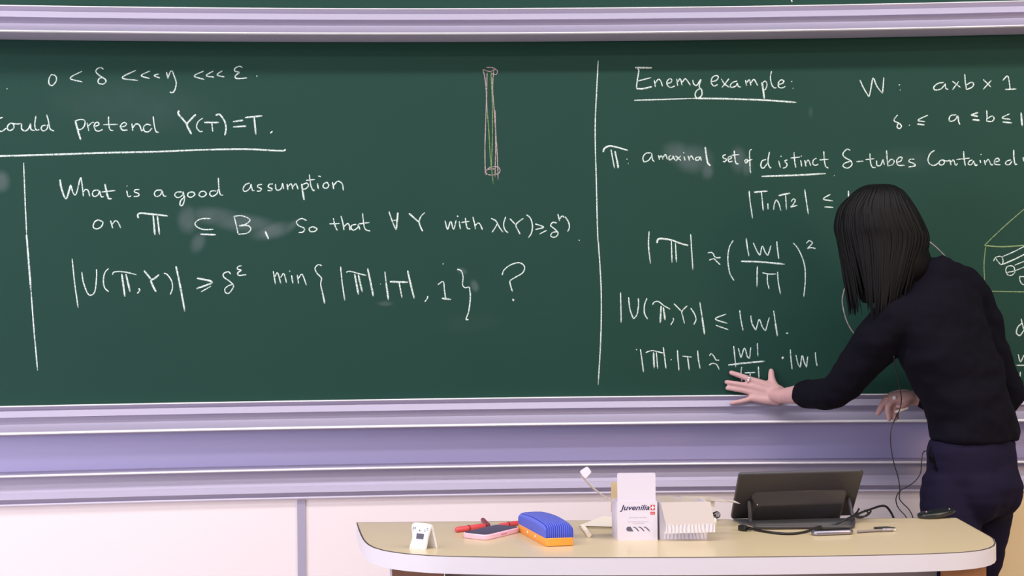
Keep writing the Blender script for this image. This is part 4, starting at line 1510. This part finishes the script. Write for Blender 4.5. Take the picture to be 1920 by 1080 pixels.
def trunk(bm, spec, extra=0.0):
    rings = []
    dense = catmull([(*c, w_, d_) for c, w_, d_ in spec], 3)
    for i, q in enumerate(dense):
        a, b = V(dense[max(i - 1, 0)][:3]), V(dense[min(i + 1, len(dense) - 1)][:3])
        rings.append(ering(V(q[:3]), q[3] + extra, q[4] + extra, tilt=(b - a)))
    add_loft(bm, rings)


HIPL, HIPR = pel + Fd * .012 + Ld * .085 - V((0, 0, .03)), pel + Fd * .012 - Ld * .085 - V((0, 0, .03))
KNL, KNR = P(1782, 1085, 4.10), P(1822, 1085, 4.27)
KNL.z, KNR.z = 0.47, 0.47
ANL, ANR = V((KNL.x - .005, KNL.y - .02, .085)), V((KNR.x - .01, KNR.y + .0, .085))

# ---- body: one continuous surface from head to feet
bm = bmesh.new()
trunk(bm, torso, -0.020)
limb(bm, [(NK0, .056), ((NK0 + NK1) / 2, .050), (NK1, .050)])
# head: facing along a lowered gaze
gz = (Fd * .80 + V((-.25, 0.0, -.42))).normalized()
hx = gz.cross(UPZ).normalized()
hu = hx.cross(gz).normalized()
HM3 = Matrix(((hx.x, gz.x, hu.x), (hx.y, gz.y, hu.y), (hx.z, gz.z, hu.z)))


def hp(x, y, z):
    return HDC + HM3 @ V((x, y, z))


add_ell(bm, hp(0, -.01, .03), (.074, .094, .085), HM3)
add_ell(bm, hp(0, .035, -.035), (.058, .058, .070), HM3)
add_ell(bm, hp(0, .055, -.090), (.030, .030, .026), HM3)          # chin
limb(bm, [(hp(0, .086, .006), .008), (hp(0, .100, -.022), .010), (hp(0, .104, -.034), .012)], 10)   # nose
for sx in (-1, 1):
    add_ell(bm, hp(sx * .034, .082, .022), (.022, .012, .008), HM3)     # brow
    add_ell(bm, hp(sx * .036, .070, -.030), (.024, .022, .022), HM3)    # cheek
    add_ell(bm, hp(sx * .074, -.005, -.010), (.010, .018, .030), HM3)   # ear
add_ell(bm, hp(0, .090, -.058), (.022, .008, .006), HM3)
add_ell(bm, hp(0, .088, -.070), (.019, .008, .007), HM3)
limb(bm, [(NK1, .048), (hp(0, -.02, -.04), .050)])
# arms
limb(bm, [(SHL, .050), ((SHL + ELL) / 2, .043), (ELL, .038), (ELL + (WRL - ELL) * .35, .037), (ELL + (WRL - ELL) * .8, .026), (WRL, .0225), (B(1446, 738.5, .0345), .0172), (B(1430, 735, .0285), .0115)])
limb(bm, [(SHR, .050), ((SHR + ELR) / 2, .043), (ELR, .038), (ELR + (WRR - ELR) * .35, .037), (ELR + (WRR - ELR) * .8, .026), (WRR, .0225)])


def bo(px, py, o):
    return B(px, py, o)


# left hand, spread flat against the board
HW = [bo(1462, 733, .036), bo(1462, 743, .038), bo(1462, 752, .038)]
mcp = {'index': bo(1413, 713.5, .021), 'middle': bo(1407, 724, .022), 'ring': bo(1407, 735, .022), 'little': bo(1410, 746.5, .029)}
tips = {'index': [(1396, 707.5, .017), (1384, 703.2, .013), (1371, 698.8, .0085)],
        'middle': [(1390, 721, .018), (1376, 718.5, .013), (1362, 716.3, .0085)],
        'ring': [(1391, 731.8, .018), (1377, 729.6, .013), (1363.5, 727.6, .0085)],
        'little': [(1396, 751, .031), (1384, 753.3, .031), (1371, 755.6, .0295)]}
fr = {'index': (.0105, .0092, .0087, .0078), 'middle': (.0102, .0086, .0080, .0072), 'ring': (.0100, .0083, .0078, .0070), 'little': (.0092, .0078, .0072, .0063)}
src = {'index': bo(1456, 730, .032), 'middle': bo(1456, 737, .035), 'ring': bo(1456, 745, .035), 'little': bo(1457, 752, .040)}
FINGERS = {}
for f in mcp:
    p = [bo(*q) for q in tips[f]]
    FINGERS[f] = [mcp[f]] + p
    limb(bm, list(zip([mcp[f]] + p, fr[f])), 12)
    limb(bm, [(src[f], .014), ((src[f] + mcp[f]) / 2, .0135), (mcp[f], .0105)], 12)
for a, b in (('index', 'middle'), ('middle', 'ring'), ('ring', 'little')):        # webbing and palm
    limb(bm, [((src[a] + src[b]) / 2, .013), ((mcp[a] + mcp[b]) / 2 * .25 + (src[a] + src[b]) / 2 * .75, .013), ((mcp[a] + mcp[b]) / 2 * .88 + (src[a] + src[b]) / 2 * .12, .0095)], 12)
limb(bm, [(ELL + (WRL - ELL) * .8, .024), (WRL, .0225), (src['middle'], .0165), ((src['middle'] + mcp['middle']) / 2, .0125)], 14)
limb(bm, [(WRL, .0225), (HW[0], .017), (src['index'], .015)], 12)
limb(bm, [(WRL, .020), (bo(1462, 749, .040), .0155), (src['little'], .0145)], 12)
limb(bm, [(bo(1459, 731, .030), .014), (bo(1452, 722.5, .026), .0125), (bo(1447.5, 713, .019), .0120), (bo(1446.3, 703, .014), .0104), (bo(1446, 696, .0105), .0088)], 12)   # thumb
limb(bm, [(bo(1447, 716, .022), .0095), (bo(1436, 720, .024), .0105), (bo(1424, 719, .023), .0100)], 12)      # web of the thumb
limb(bm, [(bo(1440, 724, .026), .012), (bo(1425, 722, .025), .011)], 12)

# right hand hanging in front of the waist, holding a chalk stub
YR = 4.315


def rp(px, py, dy=0.0):
    return P(px, py, YR + dy)


limb(bm, [(WRR, .0225), (rp(1700, 746), .021), (rp(1684, 746.5), .0205), (rp(1675, 749), .0185)], 14)
limb(bm, [(rp(1700, 740, .01), .016), (rp(1685, 740, .01), .015), (rp(1671, 742.5, .008), .0125)], 12)
limb(bm, [(rp(1698, 751), .015), (rp(1688, 753), .014), (rp(1680, 757), .013)], 12)
limb(bm, [(rp(1671, 743, .006), .0108), (rp(1659, 752, .008), .0104), (rp(1651.5, 764, .006), .0094), (rp(1646, 775, .004), .0080)], 12)      # index
limb(bm, [(rp(1676, 750, -.008), .0105), (rp(1665, 763, -.014), .0100), (rp(1666, 775, -.010), .0088), (rp(1667.5, 786, -.004), .0074)], 12)    # middle
limb(bm, [(rp(1683, 755, .004), .0100), (rp(1676, 767, .004), .0092), (rp(1677, 778, .002), .0080), (rp(1678, 786, .0), .0068)], 12)        # ring
limb(bm, [(rp(1689, 757, .016), .0090), (rp(1683, 768, .018), .0072), (rp(1682, 777, .016), .0062), (rp(1683, 785, .012), .0052)], 12)       # little
limb(bm, [(rp(1704, 752, -.008), .013), (rp(1699, 757, -.018), .0105), (rp(1693, 761, -.024), .0085), (rp(1684, 762, -.027), .0068)], 12)     # thumb
# legs and feet
for hip, kn, an in ((HIPL, KNL, ANL), (HIPR, KNR, ANR)):
    limb(bm, [(hip, .068), (hip + (kn - hip) * .5, .062), (kn, .050), (kn + (an - kn) * .3, .050), (an, .034)])
    limb(bm, [(an, .034), (an + Fd * .05 - UPZ * .045, .033), (an + Fd * .14 - UPZ * .058, .022)])
body = bake(bm, 'body', M_skin, who, 0.0029, 8)

for sx in (-1, 1):
    bm = bmesh.new()
    add_ell(bm, hp(sx * .033, .072, .004), (.012, .012, .012), HM3)
    e = obj('eye', bm, M_white, who, True)
    bm = bmesh.new()
    add_ell(bm, hp(sx * .033, .0815, .003), (.006, .0035, .006), HM3)
    obj('iris', bm, M_black, e, True)

# ---- sweater
bm = bmesh.new()
sw = [(P(1829, 826, 4.17), .148, .106), (P(1829, 814, 4.17), .150, .108), (P(1827, 795, 4.17), .146, .108), (P(1815, 760, 4.172), .142, .108), (P(1800, 720, 4.178), .146, .110),
      (P(1784, 680, 4.18), .152, .112), (P(1768, 630, 4.19), .162, .114), (P(1757, 580, 4.20), .160, .106), (P(1747, 545, 4.205), .130, .088), (P(1738, 518, 4.205), .082, .068),
      (P(1731, 505, 4.205), .062, .058)]
trunk(bm, sw)
limb(bm, [(P(1712, 598, 4.17), .068), (SHL, .064), (SHL + (ELL - SHL) * .35, .066), (SHL + (ELL - SHL) * .7, .057), (ELL, .051), (ELL + (WRL - ELL) * .3, .045), (ELL + (WRL - ELL) * .52, .040)], 20)
cufl = ELL + (WRL - ELL) * .52
dl = (WRL - ELL).normalized()
limb(bm, [(cufl - dl * .02, .042), (cufl, .043), (cufl + dl * .006, .0415)], 20)
limb(bm, [(P(1780, 565, 4.25), .072), (SHR, .064), (SHR + (ELR - SHR) * .4, .064), (SHR + (ELR - SHR) * .8, .056), (ELR, .050), (ELR + (WRR - ELR) * .4, .044), (ELR + (WRR - ELR) * .84, .0385)], 20)
cufr = ELR + (WRR - ELR) * .85
dr = (WRR - ELR).normalized()
limb(bm, [(cufr - dr * .03, .040), (cufr - dr * .012, .0405), (cufr + dr * .0, .0385)], 20)
limb(bm, [(P(1752, 524, 4.20), .070), (P(1798, 540, 4.26), .068), (SHR, .066)], 20)
# collar roll at the nape
limb(bm, [(P(1765, 487, 4.19), .018), (P(1778, 490, 4.23), .017), (P(1762, 488, 4.25), .016)], 10)


def folds(p):
    a = noise.noise(V((p.x * 9, p.y * 9, p.z * 16)))
    b = noise.noise(V((p.x * 26 + 3, p.y * 26, p.z * 34)))
    return 0.010 * a + 0.004 * b


bake(bm, 'sweater', M_swt, who, 0.006, 8, folds)

# ---- trousers
bm = bmesh.new()
tr = [(pel - UPZ * .085, .138, .106), (pel - UPZ * .05, .147, .112), (pel - UPZ * .01, .150, .114), (pel + UPZ * .03, .149, .112), (pel + UPZ * .07, .147, .109), (pel + UPZ * .105, .140, .104)]
trunk(bm, tr)
for s_, hip, kn, an in ((1, HIPL, KNL, ANL), (-1, HIPR, KNR, ANR)):
    limb(bm, [(hip, .083), (hip + (kn - hip) * .25, .084), (hip + (kn - hip) * .5, .079), (hip + (kn - hip) * .8, .068), (kn, .062), (kn + (an - kn) * .3, .062), (kn + (an - kn) * .7, .056), (an + UPZ * .02, .054)], 20)
    add_ell(bm, pel - Fd * .040 + Ld * (s_ * .048) - UPZ * .035, (.080, .080, .095))
add_ell(bm, pel - Fd * .045 - UPZ * .02, (.085, .085, .095))


def tfold(p):
    return 0.004 * noise.noise(V((p.x * 14, p.y * 14, p.z * 9))) + .003 * noise.noise(V((p.x * 8, p.y * 8, p.z * 40)))


trs = bake(bm, 'trousers', M_trs, who, 0.006, 8, tfold)
# slit of the side pocket
bm = bmesh.new()
pk0 = [P(1746, 838, 4.02), P(1743, 850, 4.02), P(1745.5, 864, 4.02), P(1752, 876, 4.02)]
from mathutils.bvhtree import BVHTree
bvh = BVHTree.FromPolygons([v.co.copy() for v in trs.data.vertices], [tuple(p.vertices) for p in trs.data.polygons])


def onto(px, py):
    d_ = ray(px, py).normalized()
    h = bvh.ray_cast(CAM, d_)
    return h[0] if h[0] is not None else P(px, py, 4.05)


pl = [(1745, 836), (1748, 850), (1752, 866), (1757, 884), (1749, 877), (1743, 866), (1741, 855), (1743, 845)]
cpt = onto(1747.5, 860)
hits = [onto(a, b) for a, b in pl]
add_prism(bm, [h + V((0, -.0055, 0)) for h in hits], V((0, 0.006, 0)))
obj('pocket_slit', bm, mat('pocket_lining', (8, 8, 10), 0.95, 0, .1), trs)

# ---- shoes
M_shoe = mat('black_shoe_leather', (20, 19, 20), 0.5)
for an in (ANL, ANR):
    bm = bmesh.new()
    limb(bm, [(an - Fd * .035 - UPZ * .035, .042), (an + Fd * .05 - UPZ * .035, .042), (an + Fd * .13 - UPZ * .045, .040), (an + Fd * .175 - UPZ * .05, .032)], 18)
    for v in bm.verts:
        v.co.z = max(v.co.z, 0.004)
    sh_ = obj('shoe', bm, M_shoe, who, True)

# ---- hair: a full cap with long locks falling forward
bm = bmesh.new()
lv_ = [(347, 1638, 1656, .020), (350, 1624, 1668, .045), (356, 1611, 1681, .064), (366, 1598, 1692, .080), (380, 1583, 1702, .092), (400, 1572, 1713, .102), (425, 1568, 1726, .108), (450, 1572, 1734, .108),
       (475, 1580, 1741, .104), (500, 1584, 1749, .098), (520, 1590, 1742, .088), (540, 1600, 1718, .072), (556, 1610, 1700, .052), (568, 1618, 1680, .032)]
rings = []
for py, xa_, xb_, dp in catmull(lv_, 3):
    c = P((xa_ + xb_) / 2, py, 4.215)
    hw = (xb_ - xa_) / 2 * 4.215 / FPX
    rings.append([c + V((hw * math.cos(a), dp * math.sin(a), 0)) for a in [2 * PI * k / 36 for k in range(36)]])
add_loft(bm, rings)


def lock(pts, r0, bm=bm):
    """a tapering flat lock of hair"""
    d_ = catmull(pts, 5)
    v_ = [P(*q) for q in d_]
    n_ = len(v_)
    rad = [r0 * (0.75 + .45 * math.sin(PI * min(1, (i / n_) * 1.1))) * (1 - (i / (n_ - 1)) ** 3 * .88) for i in range(n_)]
    add_tube(bm, v_, rad, 7)


SHELL = catmull(lv_, 3)


def shell(py, a, off=0.0):
    """point of the hair cap at picture row py and angle a (a < 0: the side towards the room)"""
    for q0_, q1_ in zip(SHELL[:-1], SHELL[1:]):
        if q0_[0] <= py <= q1_[0]:
            break
    f_ = (py - q0_[0]) / (q1_[0] - q0_[0])
    xa_, xb_, dp = [q0_[k] + (q1_[k] - q0_[k]) * f_ for k in (1, 2, 3)]
    c = P((xa_ + xb_) / 2, py, 4.215)
    hw = (xb_ - xa_) / 2 * 4.215 / FPX
    return c + V(((hw + off) * math.cos(a), (dp + off) * math.sin(a), 0))


rnd = random.Random(3)
NL = 110
for i in range(NL):
    f = (i + rnd.uniform(-.4, .4)) / (NL - 1)
    f = min(max(f, 0), 1)
    a = -PI * (1 - f)
    xe = 1594 + 134 * f + rnd.uniform(-3, 3)
    ye = 592 + rnd.uniform(-16, 8)
    if f < .16:
        ye -= 6
    if .16 < f < .24:
        ye -= 45
    if f > .55:
        ye = 588 - 70 * ((f - .55) / .45) + rnd.uniform(-14, 8)
        xe += 6 * (f - .55) / .45
    sd = math.sin(PI * f)
    pts = [shell(py, a * .98 - .01, .0015 + rnd.uniform(-.0015, .0025)) for py in (349, 354, 366, 392, 425, 452)]
    last = pts[-1]
    y_end = 4.215 - .118 * sd
    pe = P(xe, ye, y_end)
    pm = last.lerp(pe, .5) + V((0, -.004 * sd, 0))
    pts += [pm, pe]
    d_ = [V(q) for q in catmull([tuple(p) for p in pts], 4)]
    n_ = len(d_)
    r0 = .0062 + rnd.uniform(-.0014, .0016)
    rad = [r0 * (0.55 + .6 * min(1, k / n_ * 1.6)) * (1 - (k / (n_ - 1)) ** 4 * .9) for k in range(n_)]
    add_tube(bm, d_, rad, 7)
for i in range(9):                                                  # lock that falls past the cheek
    xo = rnd.uniform(-7, 7)
    lock([(1578 + xo * .3, 440, 4.21), (1585 + xo * .5, 500, 4.22), (1594 + xo, 545, 4.22), (1598 + xo * 1.2, 588 + rnd.uniform(-14, 6), 4.225)], .0065)
hair = obj('hair', bm, M_hair, who, True)

# ---- rings on both hands
M_dummy = None
bm = bmesh.new()
pI = FINGERS['index']
cI = bo(1403, 710.5, .0195)
ax_ = (pI[1] - pI[0]).normalized()
add_ring(bm, mat4(cI, ax_.orthogonal().normalized(), ax_.cross(ax_.orthogonal().normalized()), ax_), .0108, .0022)
r0 = obj('finger_ring', bm, M_silver, who, True)
bm = bmesh.new()
for k in range(5):
    add_ell(bm, cI + V((rnd.uniform(-.003, .003), -.0115, rnd.uniform(-.006, .006))), (.0026, .0024, .0026))
obj('ring_stone', bm, M_pearl, r0, True)
bm = bmesh.new()
cR = rp(1664, 748, .007)
ax_ = (rp(1659, 752, .008) - rp(1671, 743, .006)).normalized()
add_ring(bm, mat4(cR, ax_.orthogonal().normalized(), ax_.cross(ax_.orthogonal().normalized()), ax_), .0120, .0019)
obj('finger_ring', bm, M_gold, who, True)
bm = bmesh.new()
cP = rp(1677.5, 745.5, -.018)
add_ell(bm, cP, (.0062, .0062, .0062))
obj('pearl', bm, M_pearl, who, True)

# ---- chalk stub held in the hanging hand
bm = bmesh.new()
add_tube(bm, [rp(1701, 764.5, -.019), rp(1693, 767.5, -.016), rp(1680, 772, -.006)], .0046, 12)
o = obj('chalk_stub', bm, M_ck, None, True)
tag(o, 'short white chalk stub held in the lowered right hand', 'chalk')

# ---- thin black microphone wire hanging from the sweater
wr = thing('microphone_wire', 'thin black wire hanging in front of the person and looping up to the pocket', 'wire', P(1690, 920, 4.0))
w1 = [(1676, 668, 4.035), (1680, 695, 4.06), (1686, 722, 4.09), (1690, 747, 4.14), (1687, 768, 4.15), (1676, 790, 4.10), (1670, 812, 4.08), (1670.5, 838, 4.08), (1676, 868, 4.08), (1684, 895, 4.08), (1687, 918, 4.08), (1686.5, 935, 4.08),
      (1694, 945, 4.08), (1704, 955, 4.08), (1711, 968, 4.08), (1714, 985, 4.08), (1716, 1020, 4.08)]
bm = bmesh.new()
add_tube(bm, [P(*q) for q in catmull(w1, 5)], .0015, 6)
obj('strand', bm, M_cable, wr, True)
hq = onto(1742, 845)
w2 = [(1743, 846, hq.y - .002), (1734, 846, hq.y + .01), (1730, 851, 4.09), (1728, 865, 4.08), (1726, 886, 4.08), (1716, 902, 4.08), (1700, 913, 4.083), (1688, 920, 4.085), (1680.5, 932, 4.085), (1681, 945, 4.085), (1688, 957, 4.085), (1698, 968, 4.085), (1704, 985, 4.085), (1706, 1020, 4.085)]
bm = bmesh.new()
add_tube(bm, [P(*q) for q in catmull(w2, 5)], .0015, 6)
obj('strand', bm, M_cable, wr, True)
